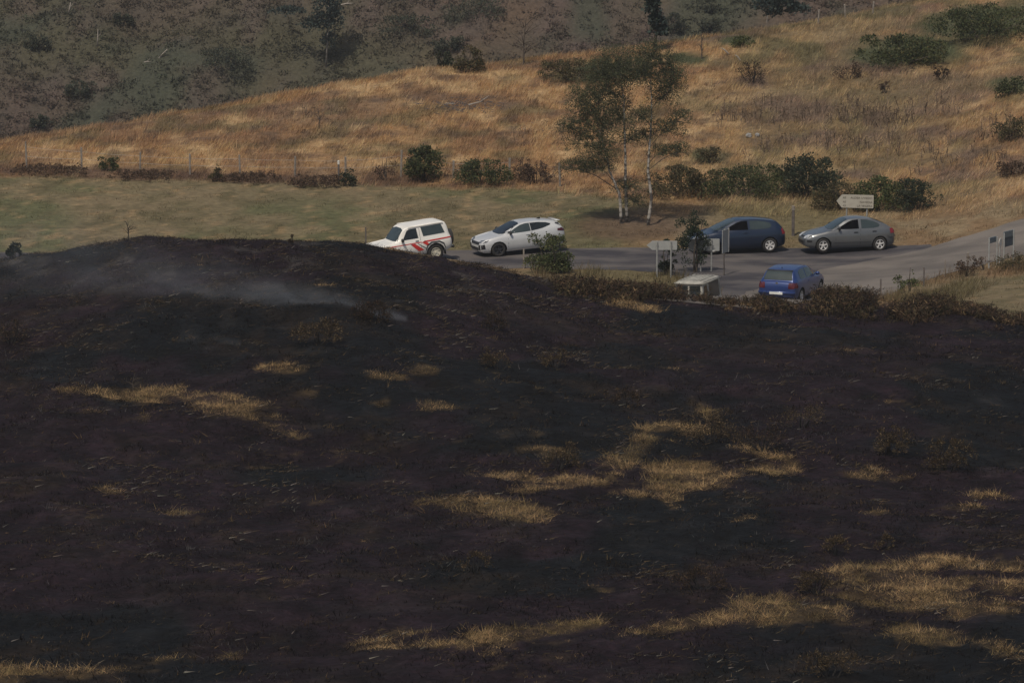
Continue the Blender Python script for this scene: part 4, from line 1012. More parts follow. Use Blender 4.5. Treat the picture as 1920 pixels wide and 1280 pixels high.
def arrow_plate(bm, w, h, tip, th, cx=0, cz=0):
    pts = [(cx - w / 2, cz), (cx - w / 2 + tip, cz + h / 2), (cx + w / 2 - .02, cz + h / 2), (cx + w / 2, cz + h / 2 - .02), (cx + w / 2, cz - h / 2 + .02), (cx + w / 2 - .02, cz - h / 2), (cx - w / 2 + tip, cz - h / 2)]
    a = [bm.verts.new((x, -th / 2, z)) for x, z in pts]; b2 = [bm.verts.new((x, th / 2, z)) for x, z in pts]
    bm.faces.new(a); bm.faces.new(list(reversed(b2)))
    for i in range(len(pts)):
        j = (i + 1) % len(pts); bm.faces.new((a[i], a[j], b2[j], b2[i]))

def letters(text, size, width, loc, parent, align='RIGHT'):
    cu = bpy.data.curves.new('lettering', 'FONT'); cu.body = text; cu.size = size; cu.align_x = align; cu.extrude = .002; cu.resolution_u = 2
    o = bpy.data.objects.new('lettering', cu); COL.objects.link(o)
    bpy.context.view_layer.update()
    dg = bpy.context.evaluated_depsgraph_get()
    me = bpy.data.meshes.new_from_object(o.evaluated_get(dg))
    bpy.data.objects.remove(o); bpy.data.curves.remove(cu)
    me.name = 'lettering'
    co = np.zeros(len(me.vertices) * 3); me.vertices.foreach_get('co', co); co = co.reshape(-1, 3)
    cw = co[:, 0].max() - co[:, 0].min()
    k = width / cw
    me.transform(Matrix.Diagonal((k, 1, 1, 1)))
    me.materials.clear()
    p = link('lettering', me, SIGNK, parent)
    p.location = loc; p.rotation_euler = (math.pi / 2, 0, 0)

def direction_sign():
    Y = 203.2; s = Y / CP / F
    c = at(1602, 377.5, Y); zb = gz(c.x, Y)
    root = empty('direction_sign', Vector((c.x, Y, zb)))
    w, h = 69 * s, 24.5 * s
    cz = c.z - zb
    for dx in (-.36, .55):
        bm = bmesh.new(); tube(bm, [(dx, .06, -.3), (dx, .06, cz + h * .4)], .038, 8)
        link('post', bm_mesh('post', bm), GALV, root)
    bm = bmesh.new(); arrow_plate(bm, w, h, .24, .035, 0, cz)
    link('plate', bm_mesh('plate', bm), SIGNW, root)
    # three rows: short pictogram block near the tip, place names set to the right (the photo leaves them only just readable)
    rows = [(.155, 'ALDEA UVIEDO', .98), (-.035, 'NAVEDIA', .56), (-.205, 'LA VEGERA', .68)]
    for dz, tx, wd in rows:
        letters(tx, .135, wd, (w / 2 - .05, -.021, cz + dz - .04), root)
        letters('A', .135, .07, (-w / 2 + .36, -.021, cz + dz - .04), root); letters('S', .135, .06, (-w / 2 + .43, -.021, cz + dz - .04), root)
    tag(root, 'white arrow shaped direction sign pointing left above the grey hatchback', 'sign')
    root.rotation_euler = (0, R(1.0), R(-4))
direction_sign()

def arrow_back(name, label, px, pyc, wpx, hpx, Y, legs, yaw):
    s = Y / CP / F; c = at(px, pyc, Y); zb = gz(c.x, Y); cz = c.z - zb
    root = empty(name, Vector((c.x, Y, zb)), (0, 0, R(yaw)))
    bm = bmesh.new(); arrow_plate(bm, wpx * s, hpx * s, hpx * s * .62, .03, 0, cz); link('plate', bm_mesh('plate', bm), SIGNB, root)
    for dx in legs:
        bm = bmesh.new(); tube(bm, [(dx * s, -.05, -.3), (dx * s, -.05, cz + hpx * s * .45)], .035, 8); link('post', bm_mesh('post', bm), GALV, root)
        bm = bmesh.new(); box(bm, (dx * s, -.028, cz), (.12, .03, .05)); link('clamp', bm_mesh('clamp', bm), GALV, root)
    tag(root, label, 'sign')
arrow_back('arrow_sign', 'grey back of an arrow sign pointing left, behind the narrow dark shrub', 1241, 460, 57, 17, 192.0, (-9, 17), 0)
arrow_back('arrow_sign', 'grey green back of an arrow sign pointing left, behind the evergreen sapling', 1316, 459, 66, 23, 193.9, (18, -2), 0)
def edge_sign():
    Y = 192.6; c = at(1360, 452, Y); zb = gz(c.x, Y); s = Y / CP / F; cz = c.z - zb
    root = empty('road_sign', Vector((c.x, Y, zb)), (0, 0, R(66)))
    bm = bmesh.new(); box(bm, (0, 0, cz), (.72, .03, 44 * s)); bmesh.ops.bevel(bm, geom=bm.edges[:], offset=.008, segments=1, affect='EDGES'); link('plate', bm_mesh('plate', bm), SIGNB, root)
    bm = bmesh.new()
    box(bm, (.36, -.005, cz), (.02, .05, 44 * s + .02))  # white strip on the right edge only: the sunlit edge put into the colour
    link('rim', bm_mesh('rim', bm), WHITE_P, root)
    bm = bmesh.new(); tube(bm, [(0, .05, -.3), (0, .05, cz + .4)], .035, 8); link('post', bm_mesh('post', bm), DARKWOOD, root)
    tag(root, 'tall narrow road sign seen nearly edge-on before the dark blue hatchback', 'sign')
edge_sign()

def sign_frame(label, posts, boards, px0, Y, yaw):
    """boards and posts given in picture pixels, standing in a row that runs away from the camera to the right"""
    o = at(px0, 500, Y); zb = gz(o.x, Y)
    root = empty('road_sign', Vector((o.x, Y, zb)), (0, 0, R(yaw)))
    c, s_ = math.cos(R(yaw)), math.sin(R(yaw))
    s = Y / CP / F
    def loc(px, py):
        # intersect the picture ray with the vertical plane of the sign row
        v = -(py - 640) / F; d = Vector(((px - 960) / F, CP + v * SP, -SP + v * CP))
        nrm = Vector((-s_, c, 0)); o3 = Vector((o.x, Y, 0))
        t = (o3 - Vector((0, 0, H))).dot(nrm) / d.dot(nrm)
        p = Vector((0, 0, H)) + d * t
        return ((p.x - o.x) * c + (p.y - Y) * s_, p.z - zb)
    for px, pt in posts:
        u, z = loc(px, pt)
        wx = o.x + u * c; wy = Y + u * s_
        zg = gz(wx, wy) - zb
        bm = bmesh.new(); tube(bm, [(u, -.05, zg - .3), (u, -.05, z)], .033, 8); link('post', bm_mesh('post', bm), SIGNB, root)
    for (pa, ya), (pb, yb), mat in boards:
        u0, z0 = loc(pa, ya); u1, z1 = loc(pb, yb)
        bm = bmesh.new(); box(bm, ((u0 + u1) / 2, .01, (z0 + z1) / 2), (abs(u1 - u0), .03, abs(z1 - z0))); bmesh.ops.bevel(bm, geom=bm.edges[:], offset=.01, segments=1, affect='EDGES')
        link('board', bm_mesh('board', bm), mat, root)
    tag(root, label, 'sign')
    return root
sign_frame('small blue grey sign board on two thin posts, left of the large blue sign', [(1853, 446), (1868, 444)], [((1855, 446), (1868, 453.5), BLUELIGHT)], 1853, 190.4, 58)
sf = sign_frame('large dark blue sign board on two thin posts at the right edge', [(1881, 437), (1899, 430)], [((1882, 446), (1899, 459.5), BLUESIGN), ((1882, 435), (1899, 445.5), BLUELIGHT)], 1881, 190.9, 58)
bm = bmesh.new(); bmesh.ops.create_cone(bm, cap_ends=True, segments=14, radius1=.17, radius2=.17, depth=.02, matrix=Matrix.Rotation(math.pi / 2, 4, 'X'))
ds = link('round_sign', bm_mesh('round_sign', bm), WHITE_P, None)
p = at(1876, 454, 190.6); ds.location = p; ds.rotation_euler = (0, 0, R(62)); ds.name = 'round_disc'
bm = bmesh.new(); tube(bm, [(0, .03, gz(p.x, p.y) - p.z - .3), (0, .03, .1)], .03, 8); link('post', bm_mesh('post', bm), GALV, ds)
tag(ds, 'small round white sign disc left of the large blue sign', 'sign')

# ------------------------------------------------------------------ vehicles
GLASS = plain('tinted_glass', (0.010, 0.013, 0.014), (0.018, 0.023, 0.024), .04, 2, spec=.5)
GLASS2 = plain('grey_green_glass', (0.030, 0.042, 0.043), (0.042, 0.056, 0.056), .06, 2, spec=.5)
OPENW = plain('dark_interior', (0.002, 0.002, 0.003), (0.004, 0.004, 0.005), .9, 5, spec=0.02)
TYRE = plain('tyre_rubber', (0.020, 0.019, 0.018), (0.032, 0.029, 0.026), .85, 6)
BLACKP = plain('black_plastic', (0.014, 0.014, 0.015), (0.022, 0.022, 0.023), .5, 6)
ALLOY = plain('silver_alloy', (0.58, 0.56, 0.54), (0.68, 0.66, 0.63), .4, 6, metal=.15)
CREAM = plain('cream_steel', (0.50, 0.46, 0.36), (0.60, 0.55, 0.44), .5, 6)
DARKALLOY = plain('dark_alloy', (0.035, 0.036, 0.040), (0.06, 0.06, 0.066), .35, 6, metal=.5)
LAMP = plain('headlamp_glass', (0.42, 0.43, 0.43), (0.58, 0.58, 0.57), .08, 8, spec=.7)
DLAMP = plain('dark_headlamp', (0.05, 0.055, 0.06), (0.14, 0.15, 0.16), .06, 8, spec=.7)
REDL = plain('red_lens', (0.20, 0.010, 0.014), (0.26, 0.016, 0.02), .15, 5, spec=.6)
DREDL = plain('dark_red_lens', (0.060, 0.006, 0.009), (0.09, 0.010, 0.014), .15, 5, spec=.6)
PLATE = plain('number_plate', (0.62, 0.62, 0.58), (0.70, 0.70, 0.66), .5, 5)
REDP = plain('red_stripe', (0.52, 0.030, 0.025), (0.58, 0.045, 0.035), .35, 3)
CHROME = plain('chrome_badge', (0.72, 0.72, 0.72), (0.8, 0.8, 0.8), .15, 3, metal=.9)

def paint(name, c, c2, metal, rough=.35, coat=.7):
    return plain(name, c, c2, rough, 1.2, metal=metal, coat=coat, spec=.45)
P_WHITE = paint('white_van_paint', (0.74, 0.71, 0.64), (0.82, 0.79, 0.72), 0, .4, .3)
P_SILVER = paint('pearl_white_paint', (0.50, 0.50, 0.49), (0.55, 0.55, 0.54), .1)
P_NAVY = paint('dark_blue_paint', (0.006, 0.014, 0.034), (0.008, 0.018, 0.042), .2)
P_GREY = paint('grey_metallic_paint', (0.12, 0.124, 0.125), (0.14, 0.144, 0.145), .4)
P_BLUE = paint('bright_blue_paint', (0.016, 0.036, 0.135), (0.021, 0.045, 0.160), .2)
P_OLDW = plain('faded_white_paint', (0.24, 0.23, 0.20), (0.40, 0.38, 0.33), .7, 3.0)

class Car:
    def __init__(self, name, label, sp, loc, yaw, pitch=0.0, roll=0.0):
        self.sp = sp; self.L = sp['L']
        self.root = empty(name, loc)
        self.root.rotation_mode = 'XYZ'
        self.root.rotation_euler = (R(roll), R(pitch), R(yaw))
        tag(self.root, label, sp.get('cat', 'car'))
        self.body()
    def X(self, x): return self.L / 2 - x
    def body(self):
        sp = self.sp; L = self.L
        e = np.array([0, .012, .03, .06, .10, .16, .24, .34])
        xs = np.unique(np.round(np.r_[e, np.linspace(.45, L - .45, 46), L - e], 4))
        deck = pchip(*zip(*sp['deck']), xs); roof = pchip(*zip(*sp['roof']), xs)
        bot = pchip(*zip(*sp['bot']), xs); wb = pchip(*zip(*sp['wid']), xs)
        rf = np.array([p[0] for p in sp['roof']]); roof = np.where((xs < rf[0]) | (xs > rf[-1]), deck, np.maximum(roof, deck))
        wroof = sp['wroof']
        rings = []
        for i, x in enumerate(xs):
            zd, z9, zb, w = deck[i], roof[i], bot[i], wb[i]
            g = min(max((z9 - zd) / .42, 0), 1)
            wr = (1 - g) * .80 * w + g * min(wroof, w * .95)
            cr = .025 * (1 - g) + .03 * g
            hh = zd - zb
            half = [(0, zb), (.55 * w, zb), (.88 * w, zb + .01), (.965 * w, zb + .16 * hh), (.992 * w, zb + .40 * hh), (1.0 * w, zb + .62 * hh), (.992 * w, zb + .70 * hh), (.968 * w, zb + .86 * hh),
                    (.928 * w, zd - .035 * (1 - g) - .012 * g), ((1 - .33) * .92 * w + .33 * wr, zd + .33 * (z9 - zd) * g), ((1 - .68) * .92 * w + .68 * wr, zd + .68 * (z9 - zd - .04) * g), (wr, z9 - cr - .035 * g), (wr * .93, z9 - cr * .75), (wr * .7, z9 - cr * .4), (wr * .36, z9 - cr * .1), (0, z9)]
            rings.append([(self.X(x), y, z) for y, z in half] + [(self.X(x), -y, z) for y, z in reversed(half[1:-1])])
        n = len(rings[0])
        bm = bmesh.new(); vs = [[bm.verts.new(p) for p in r] for r in rings]
        for a, b2 in zip(vs[:-1], vs[1:]):
            for k in range(n):
                bm.faces.new((a[k], a[(k + 1) % n], b2[(k + 1) % n], b2[k]))
        bm.faces.new(vs[0]); bm.faces.new(list(reversed(vs[-1])))
        bmesh.ops.recalc_face_normals(bm, faces=bm.faces)
        me = bpy.data.meshes.new('body'); bm.to_mesh(me); bm.free()
        tmp = bpy.data.objects.new('tmp', me); COL.objects.link(tmp)
        cb = bmesh.new(); rw = sp['rw']; ra = rw + sp.get('gap', .055)
        for ax in (sp['fa'], sp['ra']):
            for sgn in (-1, 1):
                bmesh.ops.create_cone(cb, cap_ends=True, segments=36, radius1=ra, radius2=ra, depth=.62,
                    matrix=Matrix.Translation((self.X(ax), sgn * (max(wb) + .31 - .26), rw)) @ Matrix.Rotation(math.pi / 2, 4, 'X'))
        cme = bpy.data.meshes.new('cut'); cb.to_mesh(cme); cb.free()
        cut = bpy.data.objects.new('cut', cme); COL.objects.link(cut)
        md = tmp.modifiers.new('b', 'BOOLEAN'); md.operation = 'DIFFERENCE'; md.object = cut; md.solver = 'EXACT'
        bpy.context.view_layer.update()
        me2 = bpy.data.meshes.new_from_object(tmp.evaluated_get(bpy.context.evaluated_depsgraph_get()))
        bpy.data.objects.remove(tmp); bpy.data.objects.remove(cut)
        me2.name = 'body'; me2.materials.clear()
        me2.materials.append(sp['paint']); me2.materials.append(BLACKP)
        lowz = sp.get('lowtrim', 0)
        for p in me2.polygons:
            c = p.center
            dark = p.normal.z < -.75 and c.z < .5
            for ax in (sp['fa'], sp['ra']):
                if math.hypot(c.x - self.X(ax), c.z - rw) < ra + .004: dark = True
            if c.z < lowz: dark = True
            p.material_index = 1 if dark else 0
            p.use_smooth = True
        me2.set_sharp_from_angle(angle=R(32))
        self.wb = max(wb)
        self.bodyo = link('body', me2, None, self.root)
        bm = bmesh.new(); bm.from_mesh(me2); self.bvh = BVHTree.FromBMesh(bm); bm.free()
    def patch(self, name, poly, axis, mat, off=.008, parent=None, step=.09):
        """a thin panel laid on the bodywork; poly in (x from the nose, z) for sides, (y, z) for 'front'/'rear', (x, y) for 'top'"""
        bm = bmesh.new()
        f = bm.faces.new([bm.verts.new((a, b2, 0)) for a, b2 in poly])
        A = np.array(poly); lo, hi = A.min(0), A.max(0)
        for ax in (0, 1):
            for q in np.arange(lo[ax] + step, hi[ax] - 1e-3, step):
                co = [0, 0, 0]; co[ax] = q; no = [0, 0, 0]; no[ax] = 1
                bmesh.ops.bisect_plane(bm, geom=bm.verts[:] + bm.edges[:] + bm.faces[:], plane_co=co, plane_no=no)
        bmesh.ops.triangulate(bm, faces=bm.faces[:])
        for v in bm.verts:
            a, b2 = v.co.x, v.co.y
            if axis in ('left', 'right'):
                s = 1 if axis == 'left' else -1; o = Vector((self.X(a), s * 3, b2)); d = Vector((0, -s, 0))
            elif axis == 'front': o = Vector((4, a, b2)); d = Vector((-1, 0, 0))
            elif axis == 'rear': o = Vector((-4, a, b2)); d = Vector((1, 0, 0))
            else: o = Vector((self.X(a), b2, 4)); d = Vector((0, 0, -1))
            h = self.bvh.ray_cast(o, d)
            if h[0] is None: h = self.bvh.find_nearest(o + d * 2.2)
            nr = h[1] if h[1].dot(d) < 0 else -h[1]
            v.co = h[0] + nr * off
        me = bpy.data.meshes.new(name); bm.normal_update(); bm.to_mesh(me); bm.free()
        me.polygons.foreach_set('use_smooth', np.full(len(me.polygons), True))
        return link(name, me, mat, parent or self.root)
    def both(self, name, poly, mat, off=.008):
        return [self.patch(name, poly, s, mat, off) for s in ('left', 'right')]
    def wheels(self, rim, spokes=5, rimr=.64, style='spoke', tyrew=.20, track_in=.035):
        sp = self.sp; r = sp['rw']
        bm = bmesh.new(); pr = [(r * .62, -.5), (r * .80, -.52), (r * .95, -.47), (r, -.34), (r, .34), (r * .95, .47), (r * .80, .52), (r * .62, .5)]
        seg = 28
        rg = [[bm.verts.new((q * math.cos(2 * math.pi * k / seg), y * tyrew, q * math.sin(2 * math.pi * k / seg))) for k in range(seg)] for q, y in pr]
        for i in range(len(rg)):
            a, b2 = rg[i], rg[(i + 1) % len(rg)]
            for k in range(seg): bm.faces.new((a[k], a[(k + 1) % seg], b2[(k + 1) % seg], b2[k]))
        tyre = bm_mesh('tyre', bm, True); tyre.materials.append(TYRE)
        bm = bmesh.new(); R0 = r * rimr
        pr = [(R0, .42), (R0 * 1.01, .50), (R0 * .93, .52), (R0 * .88, .36)]
        rg = [[bm.verts.new((q * math.cos(2 * math.pi * k / seg), y * tyrew, q * math.sin(2 * math.pi * k / seg))) for k in range(seg)] for q, y in pr]
        for a, b2 in zip(rg[:-1], rg[1:]):
            for k in range(seg): bm.faces.new((a[k], a[(k + 1) % seg], b2[(k + 1) % seg], b2[k]))
        for k in range(spokes):
            a = 2 * math.pi * k / spokes + .3
            w0, w1 = (.34, .26) if style == 'spoke' else (.20, .46)
            if style == 'steel': w0, w1 = .5, .5
            pts = []
            for q, w in ((.16, w0), (.92, w1)):
                for s in (-1, 1):
                    pts.append((R0 * (q * math.cos(a) - s * w / 2 * math.sin(a)), R0 * (q * math.sin(a) + s * w / 2 * math.cos(a))))
            v0 = [bm.verts.new((x, tyrew * (.36 if i < 2 else .46), z)) for i, (x, z) in enumerate(pts)]
            v1 = [bm.verts.new((x, tyrew * .2, z)) for x, z in pts]
            bm.faces.new((v0[0], v0[1], v0[3], v0[2]))
            for i, j in ((0, 1), (1, 3), (3, 2), (2, 0)): bm.faces.new((v0[i], v0[j], v1[j], v1[i]))
        bmesh.ops.create_cone(bm, cap_ends=True, segments=16, radius1=R0 * .26, radius2=R0 * .22, depth=.05, matrix=Matrix.Translation((0, tyrew * .40, 0)) @ Matrix.Rotation(-math.pi / 2, 4, 'X'))
        rimm = bm_mesh('rim', bm); rimm.materials.append(rim)
        bm = bmesh.new(); bmesh.ops.create_cone(bm, cap_ends=True, segments=seg, radius1=R0 * .98, radius2=R0 * .98, depth=.02, matrix=Matrix.Translation((0, tyrew * .12, 0)) @ Matrix.Rotation(math.pi / 2, 4, 'X'))
        hub = bm_mesh('hub', bm); hub.materials.append(DARKALLOY if style != 'steel' else CREAM)
        for ax in (sp['fa'], sp['ra']):
            for s in (1, -1):
                w = empty('wheel', (self.X(ax), s * (self.wb - tyrew * .5 - track_in), r), (0, 0, 0 if s > 0 else math.pi)); w.parent = self.root
                link('tyre', tyre, None, w); link('rim', rimm, None, w); link('hub', hub, None, w)
    def mirrors(self, x, z, mat, size=(.10, .19, .13)):
        for s in (1, -1):
            h = self.bvh.ray_cast(Vector((self.X(x), s * 3, z)), Vector((0, -s, 0)))
            y = h[0].y if h[0] else s * .75
            bm = bmesh.new(); box(bm, (self.X(x), y + s * .13, z + .05), size); bmesh.ops.bevel(bm, geom=bm.edges[:], offset=.03, segments=2, affect='EDGES')
            box(bm, (self.X(x), y + s * .03, z + .01), (.05, .10, .04))
            link('mirror', bm_mesh('mirror', bm, True), mat, self.root)
    def handles(self, pts, mat):
        for x, z in pts:
            for s in (1, -1):
                h = self.bvh.ray_cast(Vector((self.X(x), s * 3, z)), Vector((0, -s, 0)))
                bm = bmesh.new(); box(bm, (self.X(x), h[0].y + s * .012, z), (.19, .035, .04)); bmesh.ops.bevel(bm, geom=bm.edges[:], offset=.01, segments=1, affect='EDGES')
                link('door_handle', bm_mesh('door_handle', bm), mat, self.root)
    def box(self, name, x, y, z, s, mat, bev=.01):
        bm = bmesh.new(); box(bm, (self.X(x), y, z), s); bmesh.ops.bevel(bm, geom=bm.edges[:], offset=bev, segments=2, affect='EDGES')
        return link(name, bm_mesh(name, bm, True), mat, self.root)
    def seam(self, pts, mat=BLACKP, w=.014):
        for a, b2 in zip(pts[:-1], pts[1:]):
            d = (Vector(b2) - Vector(a)).normalized(); n = Vector((-d.y, d.x)) * w / 2
            for s in ('left', 'right'):
                self.patch('door_seam', [tuple(Vector(a) - n), tuple(Vector(b2) - n), tuple(Vector(b2) + n), tuple(Vector(a) + n)], s, mat, .003, step=.2)

def rd(x, Y):      # road surface height
    return float(height(np.array([x]), np.array([Y]), False)[0]) + .02

def place(px, py, Y):
    x = at(px, py, Y).x
    return Vector((x, Y, rd(x, Y)))

def mirror_poly(p): return [(-a, b2) for a, b2 in reversed(p)]

# grey hatchback
sp = dict(L=4.13, paint=P_GREY, rw=.305, fa=.80, ra=3.38, wroof=.56, lowtrim=.0,
    deck=[(0, .50), (.04, .60), (.14, .68), (.4, .76), (.8, .845), (1.10, .905), (1.5, .93), (2.4, .95), (3.2, .985), (3.7, 1.0), (3.95, .96), (4.06, .88), (4.13, .68)],
    roof=[(1.02, .895), (1.25, 1.0), (1.6, 1.20), (1.95, 1.36), (2.2, 1.41), (2.55, 1.425), (2.95, 1.385), (3.3, 1.29), (3.6, 1.17), (3.85, 1.045), (3.98, .955)],
    bot=[(0, .34), (.06, .26), (.25, .20), (.6, .185), (3.5, .19), (3.9, .25), (4.08, .30), (4.13, .38)],
    wid=[(0, .46), (.03, .58), (.10, .68), (.25, .76), (.55, .82), (1.2, .85), (3.0, .85), (3.6, .82), (3.9, .76), (4.05, .67), (4.13, .52)])
c = Car('grey_hatchback', 'grey metallic hatchback with bright five spoke wheels parked at the right of the row', sp, place(1585, 468, 200.2) + Vector((0, -.55, 0)), 180 + 11); c.root.scale = (1, 1, 1.04)
c.both('side_window', [(1.42, .965), (1.72, 1.13), (1.98, 1.265), (2.16, 1.325), (2.42, 1.35), (2.42, .985)], OPENW)
c.both('side_window', [(2.54, .99), (2.54, 1.35), (2.80, 1.335), (3.10, 1.27), (3.32, 1.18), (3.40, 1.10), (3.33, 1.04), (3.1, 1.0)], GLASS2)
ws = [(-.66, .97), (-.60, 1.10), (-.50, 1.33), (-.25, 1.365), (.25, 1.365), (.50, 1.33), (.60, 1.10), (.66, .97), (.3, .945), (-.3, .945)]
c.patch('windscreen', ws, 'front', GLASS2)
c.patch('rear_window', [(-.5, 1.08), (-.42, 1.28), (.42, 1.28), (.5, 1.08)], 'rear', GLASS)
for s in (1, -1):
    hl = [(.28, .60), (.32, .71), (.58, .745), (.665, .70), (.66, .62), (.45, .58)]
    c.patch('headlight', hl if s > 0 else mirror_poly(hl), 'front', LAMP, .014)
    tl = [(.36, .74), (.38, .96), (.56, .97), (.63, .86), (.62, .74)]
    c.patch('tail_light', tl if s > 0 else mirror_poly(tl), 'rear', REDL, .012)
c.both('headlight', [(.06, .60), (.10, .70), (.34, .765), (.30, .66), (.18, .60)], LAMP, .013)
c.both('tail_light', [(3.86, .76), (3.84, .96), (3.96, .95), (4.06, .88), (4.09, .76)], REDL, .012)
c.patch('grille', [(-.28, .60), (-.26, .66), (.26, .66), (.28, .60)], 'front', BLACKP, .01)
c.patch('bumper_intake', [(-.42, .36), (-.45, .48), (.45, .48), (.42, .36)], 'front', BLACKP, .01)
c.both('bumper', [(.02, .44), (.02, .53), (.16, .54), (.30, .53), (.30, .45)], BLACKP, .012)
c.both('bumper', [(3.74, .62), (3.74, .70), (4.11, .69), (4.12, .60)], P_GREY, .03)
c.both('sill_moulding', [(1.25, .44), (1.25, .50), (2.95, .50), (2.95, .44)], P_GREY, .022)
c.patch('number_plate', [(-.26, .55), (-.26, .64), (.26, .64), (.26, .55)], 'rear', PLATE, .014)
c.mirrors(1.52, .97, BLACKP)
c.handles([(2.28, .84), (3.12, .87)], BLACKP)
c.seam([(1.36, .40), (1.36, .92)]); c.seam([(2.48, .34), (2.48, .98)])
c.wheels(ALLOY, 5)

# dark blue hatchback
sp = dict(L=4.24, paint=P_NAVY, rw=.325, fa=.86, ra=3.45, wroof=.57,
    deck=[(0, .50), (.04, .62), (.14, .72), (.4, .82), (.8, .90), (1.05, .95), (1.5, .97), (2.4, .99), (3.2, 1.02), (3.8, 1.05), (4.08, 1.0), (4.18, .9), (4.24, .66)],
    roof=[(.92, .93), (1.2, 1.08), (1.6, 1.28), (1.95, 1.42), (2.3, 1.475), (2.75, 1.48), (3.2, 1.45), (3.6, 1.40), (3.82, 1.35), (3.94, 1.24), (4.12, 1.02)],
    bot=[(0, .34), (.06, .26), (.25, .21), (.6, .19), (3.6, .20), (4.0, .26), (4.18, .32), (4.24, .42)],
    wid=[(0, .46), (.03, .60), (.10, .71), (.25, .79), (.55, .85), (1.2, .88), (3.2, .88), (3.75, .86), (4.0, .80), (4.16, .72), (4.24, .56)])
c = Car('dark_blue_hatchback', 'dark blue hatchback with silver wheels parked behind the signs and sapling', sp, place(1379, 466, 200.2) + Vector((0, -.35, 0)), 180 + 12)
c.both('side_window', [(1.40, 1.02), (1.72, 1.20), (2.0, 1.335), (2.2, 1.385), (2.46, 1.40), (2.46, 1.03)], OPENW)
c.both('side_window', [(2.56, 1.035), (2.56, 1.40), (2.95, 1.39), (3.3, 1.345), (3.5, 1.28), (3.56, 1.2), (3.48, 1.09), (3.2, 1.05)], GLASS2)
c.patch('windscreen', [(-.70, 1.02), (-.52, 1.39), (-.25, 1.425), (.25, 1.425), (.52, 1.39), (.70, 1.02), (.35, .985), (-.35, .985)], 'front', GLASS2)
c.patch('rear_window', [(-.55, 1.10), (-.46, 1.30), (.46, 1.30), (.55, 1.10)], 'rear', GLASS)
c.both('tail_light', [(4.02, .80), (3.98, 1.02), (4.06, 1.06), (4.13, .98), (4.20, .80)], REDL, .012)
c.both('headlight', [(.06, .64), (.10, .74), (.46, .84), (.42, .74), (.2, .64)], LAMP, .013)
for s in (1, -1):
    hl = [(.36, .62), (.40, .73), (.62, .76), (.70, .70), (.62, .62)]
    c.patch('headlight', hl if s > 0 else mirror_poly(hl), 'front', LAMP, .014)
    tl = [(.50, .80), (.52, 1.02), (.66, 1.0), (.69, .82)]
    c.patch('tail_light', tl if s > 0 else mirror_poly(tl), 'rear', REDL, .012)
c.patch('bumper_intake', [(-.42, .36), (-.45, .52), (.45, .52), (.42, .36)], 'front', BLACKP, .01)
c.patch('number_plate', [(-.26, .62), (-.26, .72), (.26, .72), (.26, .62)], 'rear', PLATE, .014)
c.mirrors(1.48, 1.03, P_NAVY); c.handles([(2.34, .90)], P_NAVY)
c.seam([(1.34, .42), (1.34, .98)]); c.seam([(2.51, .36), (2.51, 1.02)])
c.wheels(ALLOY, 6, .66, 'cover')

# white hatchback
sp = dict(L=4.05, paint=P_SILVER, rw=.325, fa=.80, ra=3.38, wroof=.56, gap=.06,
    deck=[(0, .56), (.03, .66), (.10, .74), (.3, .82), (.7, .90), (1.0, .95), (1.4, .965), (2.3, 1.01), (3.0, 1.06), (3.6, 1.10), (3.85, 1.06), (3.98, .96), (4.05, .72)],
    roof=[(.90, .935), (1.2, 1.08), (1.6, 1.28), (1.92, 1.40), (2.25, 1.45), (2.7, 1.455), (3.15, 1.42), (3.55, 1.36), (3.75, 1.30), (3.86, 1.16), (3.94, 1.03)],
    bot=[(0, .30), (.06, .24), (.25, .20), (.6, .19), (3.4, .20), (3.8, .26), (4.0, .32), (4.05, .42)],
    wid=[(0, .56), (.03, .67), (.10, .75), (.25, .81), (.55, .86), (1.2, .88), (3.0, .88), (3.5, .86), (3.8, .80), (3.98, .71), (4.05, .55)])
c = Car('white_hatchback', 'pearl white hatchback with dark wheels parked between the off-roader and the birches', sp, place(972, 470, 199.6) + Vector((0, .15, .03)), 180 + 21, pitch=3.2); c.root.scale = (1, 1, .955)
c.both('side_window', [(1.30, .995), (1.66, 1.20), (1.94, 1.325), (2.16, 1.37), (2.36, 1.375), (2.36, 1.035)], GLASS2)
c.both('side_window', [(2.385, 1.035), (2.385, 1.375), (2.8, 1.37), (3.15, 1.325), (3.36, 1.26), (3.30, 1.20), (2.9, 1.10)], GLASS)
c.patch('windscreen', [(-.70, 1.01), (-.52, 1.37), (-.25, 1.405), (.25, 1.405), (.52, 1.37), (.70, 1.01), (.35, .975), (-.35, .975)], 'front', GLASS)
c.patch('rear_window', [(-.55, 1.14), (-.46, 1.33), (.46, 1.33), (.55, 1.14)], 'rear', GLASS)
c.both('rear_quarter_trim', [(3.56, 1.25), (3.60, 1.29), (3.78, 1.24), (3.92, 1.10), (3.80, 1.14)], BLACKP, .012)
c.both('tail_light', [(3.60, .93), (3.62, 1.02), (3.85, 1.03), (4.00, .92), (3.98, .86)], DREDL, .012)
c.both('headlight', [(.035, .68), (.06, .75), (.38, .85), (.34, .77), (.26, .72), (.14, .68)], DLAMP, .012)
for s in (1, -1):
    hl = [(.36, .68), (.40, .76), (.68, .80), (.70, .74), (.60, .68)]
    c.patch('headlight', hl if s > 0 else mirror_poly(hl), 'front', DLAMP, .012)
    it = [(.42, .36), (.46, .56), (.60, .60), (.63, .36)]
    c.patch('side_intake', it if s > 0 else mirror_poly(it), 'front', BLACKP, .012)
c.both('side_intake', [(.04, .38), (.03, .58), (.17, .63), (.20, .42)], BLACKP, .012)
c.patch('grille', [(-.45, .58), (-.47, .70), (.47, .70), (.45, .58)], 'front', BLACKP, .012)
